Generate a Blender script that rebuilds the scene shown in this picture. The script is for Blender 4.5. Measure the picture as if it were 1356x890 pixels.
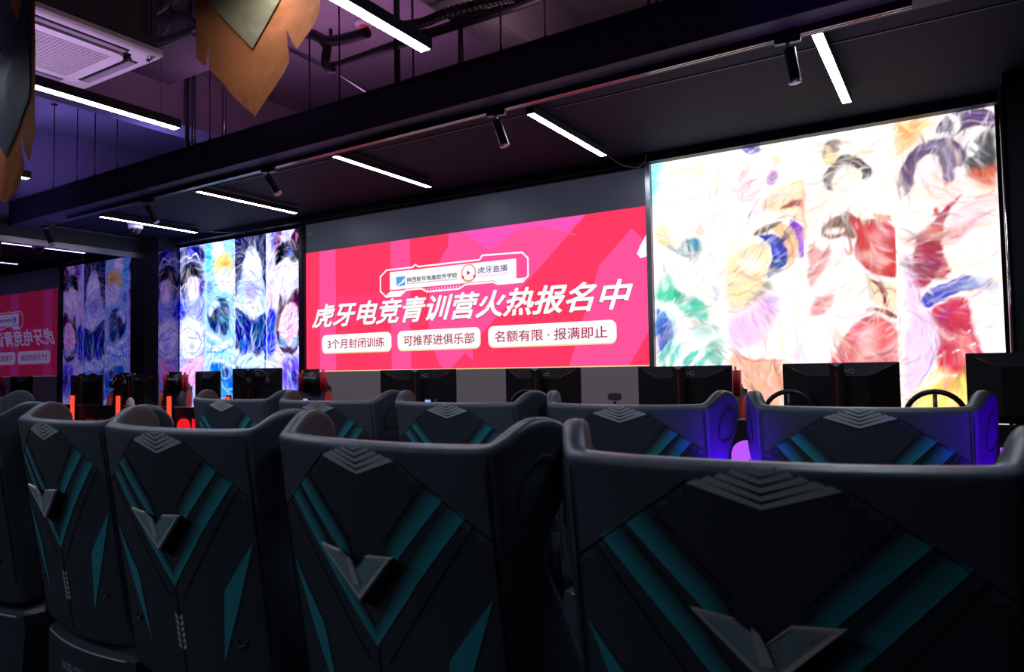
import bpy, bmesh, math, random
import numpy as np
from mathutils import Matrix, Vector
for o in list(bpy.data.objects): bpy.data.objects.remove(o)
SC = bpy.context.scene
COL = SC.collection
random.seed(7)
PI = math.pi

# ------------------------------------------------------------------ camera
R=[[0.85065, 0.038065, 0.524353], [0.525449, -0.028831, -0.850336], [-0.01725, 0.998859, -0.044527]]
cam_data = bpy.data.cameras.new('camera')
cam_data.sensor_width = 36.0
cam_data.lens = 958.0 / 1356 * 36
cam_data.clip_start = 0.05
cam_data.dof.use_dof = True
cam_data.dof.focus_distance = 6.5
cam_data.dof.aperture_fstop = 5.0
cam = bpy.data.objects.new('camera', cam_data)
COL.objects.link(cam)
mw = Matrix([R[0] + [0], R[1] + [0], R[2] + [0], [0, 0, 0, 1]])
mw.translation = (0, 0, 1.45)
cam.matrix_world = mw
SC.camera = cam

# ------------------------------------------------------------------ world, exposure
w = bpy.data.worlds.new('world'); SC.world = w; w.use_nodes = True
w.node_tree.nodes['Background'].inputs[0].default_value = (0.25, 0.2, 0.45, 1)
w.node_tree.nodes['Background'].inputs[1].default_value = 0.05
SC.view_settings.view_transform = 'Standard'
SC.view_settings.look = 'None'
SC.view_settings.exposure = 0.0
SC.view_settings.gamma = 1.0
SC.view_settings.use_curve_mapping = False

def area(name, loc, target, size, sizey, power, color):
    d = bpy.data.lights.new(name, 'AREA'); d.shape = 'RECTANGLE'
    d.size = size; d.size_y = sizey; d.energy = power; d.color = color
    o = bpy.data.objects.new(name, d); COL.objects.link(o)
    o.location = loc
    o.rotation_euler = (Vector(target) - Vector(loc)).to_track_quat('-Z', 'Y').to_euler()
    return o
# added unseen lamps above the dropped beam, tinting the slab blue to pink
area('added_slab_lamp', (-7.7, 4.12, 3.52), (-7.7, 4.3, 4.42), 2.4, .16, 9, (.30, .22, 1.0))
area('added_slab_lamp', (-4.4, 4.05, 3.50), (-4.5, 4.2, 4.42), 2.0, .16, 9, (.75, .3, .72))
area('added_slab_lamp', (-1.7, 3.98, 3.50), (-1.7, 4.1, 4.42), 1.6, .16, 5, (.8, .45, .62))
# added lamp without a fixture, throwing purple light up at the cassette unit
sw = area('added_wash_lamp', (-4.0, 1.3, 1.6), (-4.2, 2.0, 3.25), .4, .4, 5.5, (.78, .5, 1.0)); sw.data.spread = math.radians(70)
area('added_blue_lamp', (-.745, 2.83, .93), (-.745, 2.86, 1.35), .05, .05, 2.4, (.12, 0, 1.0)).data.spread = math.radians(110)  # small added lamp in the gap, putting blue light on the chair wings
for lx, lc in ((-7.2, (.35, .28, 1.0)), (-4.6, (.62, .36, .95)), (-2.2, (.85, .42, .7)), (-.6, (.8, .5, .8))):
    q = area('added_beam_lamp', (lx, 4.02, 1.08), (lx, 3.92, 3.19), .5, .1, 1.3, lc); q.data.spread = math.radians(60)  # added unseen lamps that tint the underside of the beam
b3 = area('added_wash_lamp', (-8.3, 3.4, 1.6), (-8.4, 4.8, 3.27), .3, .3, 5, (.35, .25, 1.0)); b3.data.spread = math.radians(75)  # added lamp for blue light on the lowered ceiling at the left
area('added_blue_lamp', (.30, 2.86, .90), (.19, 2.90, 1.30), .05, .05, 3.0, (.12, 0, 1.0)).data.spread = math.radians(100)  # second small added lamp, for the rightmost chair's outer wing

# ------------------------------------------------------------------ materials
def hexc(h):
    out = []
    for i in (0, 2, 4):
        c = int(h[i:i+2], 16) / 255
        out.append(c / 12.92 if c <= .04045 else ((c + .055) / 1.055) ** 2.4)
    return tuple(out)
def mat(name, col, rough=.5, metal=0, emit=None, es=0, noise=0, nscale=40, bump=0, bscale=200, spec=.5, coat=0):
    m = bpy.data.materials.new(name); m.use_nodes = True
    nt = m.node_tree; b = nt.nodes['Principled BSDF']
    b.inputs['Base Color'].default_value = (*col, 1)
    b.inputs['Roughness'].default_value = rough
    b.inputs['Metallic'].default_value = metal
    b.inputs['Specular IOR Level'].default_value = spec
    b.inputs['Coat Weight'].default_value = coat
    if emit:
        b.inputs['Emission Color'].default_value = (*emit, 1)
        b.inputs['Emission Strength'].default_value = es
    if noise or bump:
        tc = nt.nodes.new('ShaderNodeTexCoord')
    if noise:
        n = nt.nodes.new('ShaderNodeTexNoise'); n.inputs['Scale'].default_value = nscale
        n.inputs['Detail'].default_value = 5
        nt.links.new(tc.outputs['Object'], n.inputs['Vector'])
        mx = nt.nodes.new('ShaderNodeMixRGB'); mx.inputs[1].default_value = (*[c * (1 - noise) for c in col], 1)
        mx.inputs[2].default_value = (*[min(1, c * (1 + noise)) for c in col], 1)
        nt.links.new(n.outputs['Fac'], mx.inputs[0]); nt.links.new(mx.outputs[0], b.inputs['Base Color'])
    if bump:
        n2 = nt.nodes.new('ShaderNodeTexNoise'); n2.inputs['Scale'].default_value = bscale
        nt.links.new(tc.outputs['Object'], n2.inputs['Vector'])
        bp = nt.nodes.new('ShaderNodeBump'); bp.inputs['Strength'].default_value = bump
        bp.inputs['Distance'].default_value = .002
        nt.links.new(n2.outputs['Fac'], bp.inputs['Height']); nt.links.new(bp.outputs['Normal'], b.inputs['Normal'])
    return m
def folds(m, scale, dist):
    nt = m.node_tree; bp = nt.nodes['Bump']; bp.inputs['Distance'].default_value = dist; bp.inputs['Strength'].default_value = 1
    n = [x for x in nt.nodes if x.bl_idname == 'ShaderNodeTexNoise'][-1]; n.inputs['Scale'].default_value = scale; n.inputs['Detail'].default_value = 2; n.inputs['Distortion'].default_value = 1.2
def emat(name, col, s=1.0):
    m = bpy.data.materials.new(name); m.use_nodes = True
    nt = m.node_tree; nt.nodes.clear()
    e = nt.nodes.new('ShaderNodeEmission'); o = nt.nodes.new('ShaderNodeOutputMaterial')
    e.inputs[0].default_value = (*col, 1); e.inputs[1].default_value = s
    nt.links.new(e.outputs[0], o.inputs[0]); return m
def vemat(name, s=1.0, led=False):
    m = emat(name, (1, 1, 1), s); nt = m.node_tree
    a = nt.nodes.new('ShaderNodeVertexColor'); a.layer_name = 'picture'
    nt.links.new(a.outputs['Color'], nt.nodes['Emission'].inputs[0])
    return m
M = dict(
    leather=mat('charcoal_leather', (.056, .073, .100), .36, noise=.18, nscale=9, bump=.25, bscale=380, spec=.5),
    hood=mat('lit_leather', (.105, .130, .175), .34, noise=.12, nscale=9, bump=.25, bscale=380),  # lighter leather tone, standing in for light on the chair tops
    inner=mat('plum_grey_suede', (.075, .05, .06), .75, noise=.2, nscale=25),
    seam=mat('black_seam', (.010, .012, .015), .6),
    cyan=mat('teal_print', (.045, .46, .58), .5),
    silver=mat('silver_print', (.85, .9, .98), .35, metal=.1),
    metal=mat('brushed_badge', (.92, .93, 1.0), .42, metal=.2, noise=.15, nscale=60),
    badge_glass=mat('badge_teal_inlay', (.36, .58, .66), .35, metal=.1, noise=.4, nscale=120),
    black=mat('black_plastic', (.012, .012, .017), .36, bump=.1, bscale=500),
    black2=mat('matt_black_paint', (.010, .011, .016), .55, noise=.2, nscale=3),
    beam=mat('navy_black_paint', (.030, .032, .060), .6, noise=.15, nscale=4, spec=.25),
    ceil=mat('dark_gypsum_paint', (.0075, .0100, .0250), .75, noise=.12, nscale=2, spec=.12),
    slab=mat('grey_slab_paint', (.42, .38, .42), .8, noise=.12, nscale=2),
    darkslab=mat('dark_duct_paint', (.06, .055, .065), .7, noise=.2, nscale=2),
    mirror=mat('smoked_mirror', (.115, .085, .19), .012, metal=1),
    alu=mat('aluminium_trim', (.25, .24, .28), .3, metal=.9),
    floor=mat('dark_vinyl_floor', (.02, .02, .024), .35, noise=.3, nscale=3),
    white=mat('white_unit_plastic', (.72, .68, .72), .45),
    greyv=mat('grey_vane_plastic', (.30, .29, .34), .5),
    orange=mat('orange_cloth', (.50, .145, .040), .85, noise=.10, nscale=8, bump=.5, bscale=60),
    navy=mat('navy_cloth', (.035, .05, .08), .85, noise=.1, nscale=8, bump=.5),
    khaki=mat('khaki_cloth', (.28, .22, .12), .85, noise=.08, nscale=8, bump=.5),
    red=mat('red_leather', (.52, .012, .018), .45),
    redline=mat('red_trim', (.6, .02, .03), .4),
    chrome=mat('chrome', (.6, .6, .65), .15, metal=1),
    text=mat('white_print', (.7, .7, .75), .5),
    greytext=mat('grey_print', (.55, .6, .7), .5),
    ledoff=mat('dark_led_module', (.035, .034, .05), .45, emit=(.045, .045, .075), es=.55),
    ledgrey=mat('idle_led_module', (.05, .045, .05), .45, emit=(.085, .072, .085), es=.75),
    tube=emat('white_tube', (.80, .88, 1.0), 42.0),
    postlit=emat('orange_red_tube', (1.0, .075, .03), 1.15),
    redlit=emat('red_sign', (1.0, .012, .02), .9),
    reddim=emat('dim_red_sign', (.30, .004, .004), .35),
    purple=emat('purple_sign', (.52, .10, 1.0), 1.0),
    warm=emat('warm_lamp', (1.0, .7, .4), 1.3),
    bluescreen=emat('pale_blue_display', (.3, .5, 1.0), .9),
    redalarm=mat('red_detector', (.7, .05, .05), .4, emit=(1, .05, .05), es=.15),
    pipe=mat('black_pipe', (.010, .010, .012), .5),
    rope=mat('black_rod', (.012, .011, .014), .6),
    glass=mat('smoked_dome', (.01, .01, .012), .05),
)

for k_ in ('orange', 'navy', 'khaki'): folds(M[k_], 4.5, .016)
# ------------------------------------------------------------------ mesh helpers
def link(o, parent=None):
    COL.objects.link(o)
    if parent: o.parent = parent
    return o
def tag(o, label=None, cat=None, group=None, kind=None):
    if label: o['label'] = label
    if cat: o['category'] = cat
    if group: o['group'] = group
    if kind: o['kind'] = kind
    return o
def fin(name, bm, m, parent=None, smooth=False):
    me = bpy.data.meshes.new(name)
    bmesh.ops.recalc_face_normals(bm, faces=bm.faces)
    bm.to_mesh(me); bm.free()
    if smooth:
        for p in me.polygons: p.use_smooth = True
    ms = m if isinstance(m, (list, tuple)) else [m]
    for x in ms: me.materials.append(x)
    return link(bpy.data.objects.new(name, me), parent)
def empty(name, loc=(0, 0, 0), rz=0, label=None, cat=None, group=None, kind=None):
    o = bpy.data.objects.new(name, None); o.empty_display_size = .1
    o.location = loc; o.rotation_euler = (0, 0, rz)
    COL.objects.link(o); return tag(o, label, cat, group, kind)
def addbox(bm, c, s, bev=0, rot=None, seg=2):
    r = bmesh.ops.create_cube(bm, size=1)
    vs = r['verts']
    for v in vs: v.co = Vector((v.co.x * s[0], v.co.y * s[1], v.co.z * s[2]))
    if bev:
        es = list({e for v in vs for e in v.link_edges})
        rr = bmesh.ops.bevel(bm, geom=es, offset=bev, segments=seg, affect='EDGES')
        vs = list({v for f in rr['faces'] for v in f.verts} | {v for v in vs if v.is_valid})
    for v in vs:
        if rot: v.co = rot @ v.co
        v.co += Vector(c)
    return vs
def box(name, c, s, m, parent=None, bev=0, rot=None, smooth=False):
    bm = bmesh.new(); addbox(bm, c, s, bev, rot); return fin(name, bm, m, parent, smooth)
def addtube(bm, pts, r, n=10, cap=True):
    pts = [Vector(p) for p in pts]; rings = []
    up = None
    for i, p in enumerate(pts):
        d = (pts[min(i + 1, len(pts) - 1)] - pts[max(i - 1, 0)]).normalized()
        if up is None:
            up = d.orthogonal().normalized()
        up = (up - d * up.dot(d)).normalized()
        b = d.cross(up)
        rr = r[i] if isinstance(r, (list, tuple)) else r
        rings.append([bm.verts.new(p + (up * math.cos(2 * PI * k / n) + b * math.sin(2 * PI * k / n)) * rr) for k in range(n)])
    for a, b in zip(rings, rings[1:]):
        for k in range(n): bm.faces.new((a[k], a[(k + 1) % n], b[(k + 1) % n], b[k]))
    if cap:
        bm.faces.new(rings[0][::-1]); bm.faces.new(rings[-1])
def tube(name, pts, r, m, parent=None, n=10, smooth=True):
    bm = bmesh.new(); addtube(bm, pts, r, n); return fin(name, bm, m, parent, smooth)
def rounded(pts, n=4):
    """a smooth path through the given corner points"""
    out = []
    P = [Vector(p) for p in pts]
    for i in range(len(P) - 1):
        p0 = P[max(i - 1, 0)]; p1 = P[i]; p2 = P[i + 1]; p3 = P[min(i + 2, len(P) - 1)]
        for k in range(n):
            t = k / n
            out.append(.5 * ((2 * p1) + (p2 - p0) * t + (2 * p0 - 5 * p1 + 4 * p2 - p3) * t * t + (3 * p1 - p0 - 3 * p2 + p3) * t ** 3))
    out.append(P[-1]); return out
def prism(bm, pts, fmap, d0, d1):
    """extrude a 2D outline between two depths; fmap(u, v, d) -> xyz"""
    a = [bm.verts.new(fmap(u, v, d0)) for u, v in pts]; b = [bm.verts.new(fmap(u, v, d1)) for u, v in pts]
    fa = bm.faces.new(a); fb = bm.faces.new(b[::-1]); n = len(pts)
    for i in range(n): bm.faces.new((a[i], b[i], b[(i + 1) % n], a[(i + 1) % n]))
    bmesh.ops.triangulate(bm, faces=[f for f in (fa, fb) if len(f.verts) > 4])
def plate(name, pts, y, th, m, parent=None):
    """flat plate parallel to the screen wall, its front at depth y"""
    bm = bmesh.new(); prism(bm, pts, lambda u, v, d: (u, d, v), y, y + th); return fin(name, bm, m, parent)
def rect(x0, z0, x1, z1): return [(x0, z0), (x1, z0), (x1, z1), (x0, z1)]
def rrect(x0, z0, x1, z1, r, n=6):
    o = []
    for cx, cz, a in ((x1 - r, z0 + r, -PI / 2), (x1 - r, z1 - r, 0), (x0 + r, z1 - r, PI / 2), (x0 + r, z0 + r, PI)):
        for k in range(n + 1): o.append((cx + r * math.cos(a + PI / 2 * k / n), cz + r * math.sin(a + PI / 2 * k / n)))
    return o
def copy_tree(o, parent=None):
    c = o.copy(); COL.objects.link(c)
    if parent: c.parent = parent
    for ch in list(o.children): copy_tree(ch, c)
    return c
def text_mesh(name, body, x0, z0, x1, z1, y, m, parent=None, bold=0, shear=0, rot=None, shape=None):
    """lettering fitted into the box x0..x1, z0..z1 on a plane at depth y facing -Y; bold = stroke growth in em"""
    c = bpy.data.curves.new(name, 'FONT'); c.body = body; c.shear = shear
    c.resolution_u = 3
    t = bpy.data.objects.new(name, c); COL.objects.link(t)
    dg = bpy.context.evaluated_depsgraph_get()
    me = bpy.data.meshes.new_from_object(t.evaluated_get(dg))
    bpy.data.objects.remove(t)
    co = np.array([v.co[:2] for v in me.vertices]); fs = [tuple(p.vertices) for p in me.polygons]
    n = 8 if bold else 1
    sh = [(bold * math.cos(2 * PI * k / n), bold * math.sin(2 * PI * k / n)) for k in range(n)] if bold else [(0, 0)]
    V = []; F = []
    lo = co.min(0) - bold; hi = co.max(0) + bold
    for k, d in enumerate(sh):
        q = (co + d - lo) / (hi - lo)
        for u, w_ in q:
            X = x0 + (x1 - x0) * u; Z = z0 + (z1 - z0) * w_
            p = shape(X, Z) if shape else Vector((X, y, Z))
            p.y -= k * .00006; V.append(p)
        F += [tuple(i + k * len(co) for i in f) for f in fs]
    me2 = bpy.data.meshes.new(name); me2.from_pydata(V, [], F); me2.materials.append(m)
    return link(bpy.data.objects.new(name, me2), parent)

PTS={
'cloth2':[(-2.456,2.918),(-2.455,2.664),(-2.395,2.615),(-2.377,2.692),(-2.372,2.598),(-2.323,2.557),(-2.231,2.465),(-2.116,2.369),(-2.046,2.431),(-1.979,2.484),(-1.94,2.528),(-1.971,2.575),(-1.972,2.7),(-1.951,2.646),(-1.925,2.594),(-1.899,2.56),(-1.869,2.585),(-1.835,2.607),(-1.785,2.665),(-1.784,2.778)],
'diamond2':[(-2.4,2.883),(-2.122,2.616),(-1.97,2.765)],
'cloth1':[(-3.262,3.104),(-3.247,2.467),(-3.301,2.355),(-3.341,2.407),(-3.371,2.471),(-3.36,2.394),(-3.342,2.342),(-3.391,2.255),(-3.501,2.205)],
'navy1':[(-3.301,3.116),(-3.289,2.627),(-3.489,2.403)],
'vee1':[(-3.478,3.101),(-3.388,2.972),(-3.331,3.059)],
'ra':[(-3.553,2.826),(-3.472,2.864)],
'pipe_a':[(-1.955,3.98,3.843),(-2.341,3.98,3.823),(-3.155,3.98,3.825),(-4.05,3.98,3.801)],
'pipe_up':[(-4.066,3.98,3.805),(-4.123,3.98,3.855),(-4.106,3.98,3.983),(-4.147,3.98,4.029)],
'pipe_b':[(-4.427,3.98,4.175),(-4.255,3.98,4.118),(-4.114,3.98,4.033),(-3.928,3.98,3.997),(-3.679,3.98,3.985)],
'conduit':[(-3.169,3.75,3.802),(-2.972,3.75,3.775),(-2.782,3.75,3.785),(-2.484,3.75,3.77),(-2.259,3.75,3.744)],
'diag':[(-5.024,4.3,4.362),(-4.376,4.3,3.978),(-3.94,4.3,3.677)],
'hose1':[(-5.067,2.9,3.875),(-4.831,2.9,3.787),(-4.563,2.9,3.74),(-4.173,2.9,3.715)],
'hose2':[(-4.991,2.9,3.911),(-4.787,2.9,3.965),(-4.565,2.9,3.989),(-4.353,2.9,4.038)],
'hose3':[(-4.47,2.9,3.952),(-4.47,2.9,3.836),(-4.581,2.9,3.76),(-4.651,2.9,3.746)],
'hose4':[(-4.67,2.95,4.008),(-4.385,2.95,3.886),(-4.245,2.95,3.785)],
'track_spots':[]}

# ------------------------------------------------------------------ the setting
WY = 5.94; ML = -9.26; RX = 3.6; BY = -3.5; SLAB = 4.42; CZ = 3.27
def struct(name, c, s, m, parent=None, bev=0):
    o = box(name, c, s, m, parent, bev); tag(o, kind='structure'); return o
struct('floor', ((ML + RX) / 2, (BY + WY) / 2, -.05), (RX - ML + .4, WY - BY + .4, .1), M['floor'])
struct('ceiling', ((ML + RX) / 2, (BY + WY) / 2, SLAB + .05), (RX - ML + .4, WY - BY + .4, .1), M['slab'])
struct('wall_back', ((ML + RX) / 2, WY + .16, SLAB / 2), (RX - ML + .4, .1, SLAB), M['black2'])
struct('wall_front', ((ML + RX) / 2, BY - .05, SLAB / 2), (RX - ML + .4, .1, SLAB), M['black2'])
struct('wall_right', (RX + .05, (BY + WY) / 2, SLAB / 2), (.1, WY - BY + .1, SLAB), M['black2'])
struct('wall_left', (ML - .07, (BY + WY) / 2, SLAB / 2), (.1, WY - BY + .1, SLAB), M['slab'])
mir = struct('trim_1', (ML - .01, (1.2 + WY) / 2, 1.5), (.02, WY - 1.2, 3.0), M['mirror'])
tag(mir, 'smoked mirror cladding on the left wall')
tr = struct('trim_2', (ML + .01, (1.2 + WY) / 2, 3.035), (.04, WY - 1.2, .07), M['alu'])
struct('trim_3', (ML + .005, (1.2 + WY) / 2, 3.16), (.03, WY - 1.2, .18), M['black2'])
# lower dark ceiling over the stage
cs = struct('trim_4', ((ML + RX) / 2, (4.1 + WY + .1) / 2, CZ + .04), (RX - ML, WY + .1 - 4.1, .08), M['ceil'])
tag(cs, 'lowered dark ceiling over the stage')
struct('trim_5', ((ML + RX) / 2, 4.42, CZ - .002), (RX - ML, .012, .006), M['black2'])
# concrete ribs under the slab
for i, (x0, x1) in enumerate(((-6.68, -6.32), (-2.91, -2.63), (-10.2, -9.9), (.9, 1.2))):
    if x0 < ML: continue
    struct('trim_%d' % (6 + i), ((x0 + x1) / 2, (BY + WY) / 2, (3.865 + SLAB) / 2), (x1 - x0, WY - BY, SLAB - 3.865), M['slab'])
# columns clad in the same smoked mirror, black faces
struct('wall_column_left', ((ML - 8.945) / 2, 5.79, CZ / 2), (-8.945 - ML, .30, CZ), M['black2'])
struct('trim_10', (-8.942, 5.79, 1.55), (.006, .298, 3.10), M['mirror'])
struct('wall_column_right', (1.35, 5.72, CZ / 2), (2.1, .44, CZ), M['black2'])
struct('trim_11', (.297, 5.76, 1.62), (.006, .30, 3.2), M['mirror'])
tag(tube('trim_12', [(.292, 5.5, .3), (.292, 5.5, 3.2)], .016, M['chrome']), kind='structure')
# stage platform and the wall frame the screens sit in
struct('trim_13', ((ML + RX) / 2, (3.85 + WY) / 2, .10), (RX - ML, WY - 3.85, .20), M['floor'])
tag(box('trim_14', (ML / 2, WY - .01, 3.235), (-ML + 1.0, .16, .07), M['black2']), kind='structure')

# ------------------------------------------------------------------ dropped beam, track, spots, rods
def beam_y(x): return 3.765 - .0262 * (x + .6)
ang = -math.atan(.0262)
bcx = (ML + .02 + RX - .1) / 2 + .0; blen = RX - ML - .14
beam = empty('lighting_beam', (bcx, beam_y(bcx), 3.19), ang, 'long black dropped beam crossing the room above the seats', 'beam')
box('beam_body', (0, .15, .13), (blen, .30, .26), M['beam'], beam, .004)
box('beam_lip', (0, .008, .262), (blen, .05, .012), M['beam'], beam)
trk = empty('track_rail', (0, 0, 0), 0, 'black track rail with bright conductor lines under the dropped beam', 'track')
trk.location = (bcx, beam_y(bcx), 3.19); trk.rotation_euler = (0, 0, ang)
TL0, TL1 = -8.2 - bcx, -.13 - bcx
box('rail_body', ((TL0 + TL1) / 2, .165, -.020), (TL1 - TL0, .040, .036), M['black'], trk)
for dy in (-.012, .012):
    box('conductor_line', ((TL0 + TL1) / 2, .165 + dy, -.0390), (TL1 - TL0, .004, .003), M['chrome'], trk)
def spot(x, rz, tilt, label):
    t = empty('track_spotlight', (x, beam_y(x) + .165, 3.146), rz, label, 'spotlight', 'spotlights on the track rail')
    box('adapter', (0, 0, -.008), (.13, .036, .03), M['black'], t, .004)
    box('yoke', (.0, 0, -.045), (.02, .02, .06), M['chrome'], t, .003)
    r = Matrix.Rotation(tilt, 3, 'Y')
    bm = bmesh.new(); a = r @ Vector((0, 0, .03)); b = r @ Vector((0, 0, -.15)); o = Vector((0.012, 0, -.085))
    addtube(bm, [a + o, b + o], .030, 20); fin('lamp_head', bm, M['black'], t, False)
    tube('bezel', [r @ Vector((0, 0, -.145)) + o, r @ Vector((0, 0, -.154)) + o], .0325, M['alu'], t, 20)
    return t
SP = ((-.70, .1, -.12, 'track spotlight above the right portrait screen, nearest the bright short light'),
      (-2.55, .2, -.32, 'track spotlight above the centre screen, second from the right'),
      (-4.86, .2, -.6, 'track spotlight above the gap between left and centre screens, aimed right'),
      (-6.66, .5, -.5, 'track spotlight second from the left on the rail, seen edge on'),
      (-8.95 + .25, .3, -.5, 'leftmost track spotlight near the mirrored wall'))
for x, rz, ti, lb in SP: spot(x, rz, ti, lb)

def rod(x, y, z0, z1, lb, r=.006):
    t = empty('suspension_rod', (x, y, z0), 0, lb, 'rod', 'thin rods hanging the dropped beam')
    tube('rod', [(0, 0, 0), (0, 0, z1 - z0)], r, M['rope'], t, 6)
    tube('ceiling_plate', [(0, 0, z1 - z0 - .012), (0, 0, z1 - z0)], .03, M['rope'], t, 10)
    tube('nut', [(0, 0, 0), (0, 0, .05)], .014, M['rope'], t, 6)
ORD = ('leftmost', 'second', 'third', 'fourth', 'fifth', 'sixth', 'seventh', 'eighth', 'ninth', 'tenth', 'eleventh', 'twelfth', 'thirteenth', 'fourteenth', 'rightmost')
for ri, (x, r) in enumerate(((-8.30, .006), (-7.8, .005), (-7.44, .006), (-7.02, .005), (-5.84, .008), (-5.51, .005), (-4.9, .005), (-4.23, .007), (-3.9, .006),
             (-3.33, .014), (-3.17, .006), (-2.43, .008), (-2.1, .006), (-1.42, .008), (-1.37, .006))):
    dz = 0
    rod(x, beam_y(x) + .055, 3.45, SLAB, ('%s thin black rod holding the dropped beam' if ri in (0, 14) else '%s thin black rod from the left holding the dropped beam') % ORD[ri], r)
for px, nm in ((-6.28, 'leftmost of three slim grey conduits behind the beam'), (-6.18, 'middle of three slim grey conduits behind the beam'), (-5.72, 'rightmost of three slim grey conduits behind the beam'),
               (-3.62, 'dark vertical conduit behind the beam just under the pipe coupling'), (-3.02, 'dark vertical conduit behind the beam right of the nearest long light')):
    t = tube('vertical_conduit', [(px, 4.25, 3.36), (px, 4.25, SLAB - (.56 if -6.68 < px < -6.32 else 0))], .020, M['alu' if px < -5 else 'pipe'])
    tag(t, nm, 'conduit', 'left conduits' if px < -5 else 'dark conduits')

# ------------------------------------------------------------------ linear lights
def linear(x, y0, y1, z, top, label):
    t = empty('linear_ceiling_light', (x, (y0 + y1) / 2, z), 0, label, 'ceiling light', 'linear lights')
    L = y1 - y0
    box('housing', (0, 0, .030), (.062, L + .02, .052), M['black'], t, .003)
    box('diffuser', (0, 0, .0062), (.052, L, .006), M['tube'], t)
    for s in (-1, 1):
        tube('suspension_wire', [(0, s * L * .42, .05), (0, s * L * .42, top - z)], .0018, M['rope'], t, 5)
    return t
linear(-1.96, 1.28, 2.49, 2.86, SLAB, 'bright linear light hanging over the seats, right of the large orange pennant')
linear(-3.79, 1.28, 2.50, 2.86, SLAB, 'bright linear light hanging below the white air unit')
linear(-5.62, 1.28, 2.55, 2.86, SLAB, 'linear light with only its end showing beside the navy pennant')
linear(-.13, 1.28, 2.5, 2.86, SLAB, 'added linear light over the nearest seats above the frame')  # unseen next light of the row, added for its light
linear(-5.62, -1.4, -.2, 2.86, SLAB, 'added linear light behind the viewer over the left seats')  # unseen light added as fill on the chair backs
linear(-3.79, -1.7, -.5, 2.86, SLAB, 'added linear light behind the viewer over the middle seats')  # another added fill light, out of view
linear(-1.96, -2.2, -1.0, 2.86, SLAB, 'added linear light behind the viewer over the right seats')  # added out of view to brighten the nearest chair backs
linear(-.575, 4.07, 5.27, 3.19, CZ, 'short steep linear light under the dark ceiling above the right screen')
linear(-2.44, 4.25, 5.45, 3.19, CZ, 'linear light under the dark ceiling above the right end of the centre screen')
linear(-4.25, 4.2, 5.43, 3.19, CZ, 'linear light under the dark ceiling above the left half of the centre screen')
linear(-6.15, 4.28, 5.48, 3.19, CZ, 'linear light under the dark ceiling in front of the left portrait screen')
linear(-7.98, 4.36, 5.53, 3.19, CZ, 'leftmost real linear light, beside the dome camera and the mirrored wall')
# cables from the light ends to the screen head
tag(tube('power_cable', rounded([(-2.42, 5.46, 3.21), (-2.36, 5.6, 3.15), (-2.28, 5.75, 3.14), (-2.24, 5.84, 3.2), (-2.2, 5.80, 3.26)]), .006, M['pipe'], n=6), 'black cable sagging from a linear light to the top of the centre screen', 'cable')
tag(tube('power_cable', rounded([(-7.95, 5.54, 3.21), (-7.7, 5.65, 3.19), (-7.4, 5.8, 3.16)]), .004, M['alu'], n=6), 'thin pale cable from the leftmost light to the left portrait screen', 'cable')

# dome camera
t = empty('dome_camera', (-8.14, 4.85, 3.27), 0, 'white dome security camera under the dark ceiling at the left', 'camera')
tube('mount', [(0, 0, 0), (0, 0, -.05), (0, 0, -.11)], [.085, .085, .075], M['white'], t, 20)
bm = bmesh.new(); bmesh.ops.create_uvsphere(bm, u_segments=18, v_segments=10, radius=.06)
for v in bm.verts: v.co += Vector((0, 0, -.12))
fin('smoked_dome', bm, M['glass'], t, True)

# smoke detector
t = empty('smoke_detector', (-4.20, 4.5, SLAB), 0, 'white smoke detector with a glowing red centre on the slab', 'detector')
tube('detector_body', [(0, 0, 0), (0, 0, -.03), (0, 0, -.045)], [.085, .085, .05], M['white'], t, 20)
tube('red_lens', [(0, 0, -.04), (0, 0, -.075)], [.05, .03], M['redalarm'], t, 16)
for x, y, lb in ((-7.9, 4.5, 'small dark sprinkler head on the slab at the far left'), (-5.75, 4.6, 'small dark sprinkler head between the long light and the dropped beam')):
    t = empty('sprinkler_head', (x, y, SLAB), 0, lb, 'sprinkler', 'sprinkler heads')
    tube('sprinkler_body', [(0, 0, 0), (0, 0, -.05)], .035, M['pipe'], t, 12); tube('deflector', [(0, 0, -.05), (0, 0, -.056)], .05, M['alu'], t, 12)

# pipes
pp = empty('overhead_pipe', (-3.5, 3.98, 3.8), 0, 'black pipe with elbow running above the dropped beam', 'pipe')
def rel(pts, o): return [tuple(Vector(p) - o.location) for p in pts]
tube('pipe_run', rel(PTS['pipe_a'], pp), .034, M['pipe'], pp, 14)
tube('elbow', rounded(rel(PTS['pipe_up'], pp)), .036, M['pipe'], pp, 14)
tube('upper_pipe', rounded(rel(PTS['pipe_b'], pp)), .040, M['pipe'], pp, 14)
a = Vector(rel([PTS['pipe_a'][3]], pp)[0])
tube('coupling', [a + Vector((-.04, 0, 0)), a + Vector((.04, 0, 0))], .042, M['pipe'], pp, 14)
b = Vector(rel([PTS['pipe_a'][2]], pp)[0])
tube('coupling', [b + Vector((-.05, 0, .008)), b + Vector((.05, 0, -.008))], .044, M['pipe'], pp, 14)
tube('hanger_bolt', [Vector(rel([PTS['pipe_b'][2]], pp)[0]) + Vector((0.05, 0, .0)), Vector(rel([PTS['pipe_b'][2]], pp)[0]) + Vector((0.05, 0, .08))], .014, M['pipe'], pp, 8)
cd = empty('corrugated_conduit', (-3.0, 3.75, 3.8), 0, 'ribbed dark conduit above the pipe run', 'conduit')
path = rounded(rel(PTS['conduit'], cd), 14)
tube('conduit_tube', path, [.036 if i % 2 else .028 for i in range(len(path))], M['pipe'], cd, 10, False)
tag(tube('grey_pipe', PTS['diag'], .020, M['alu']), 'thin grey pipe slanting above the dropped beam', 'pipe')
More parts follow.
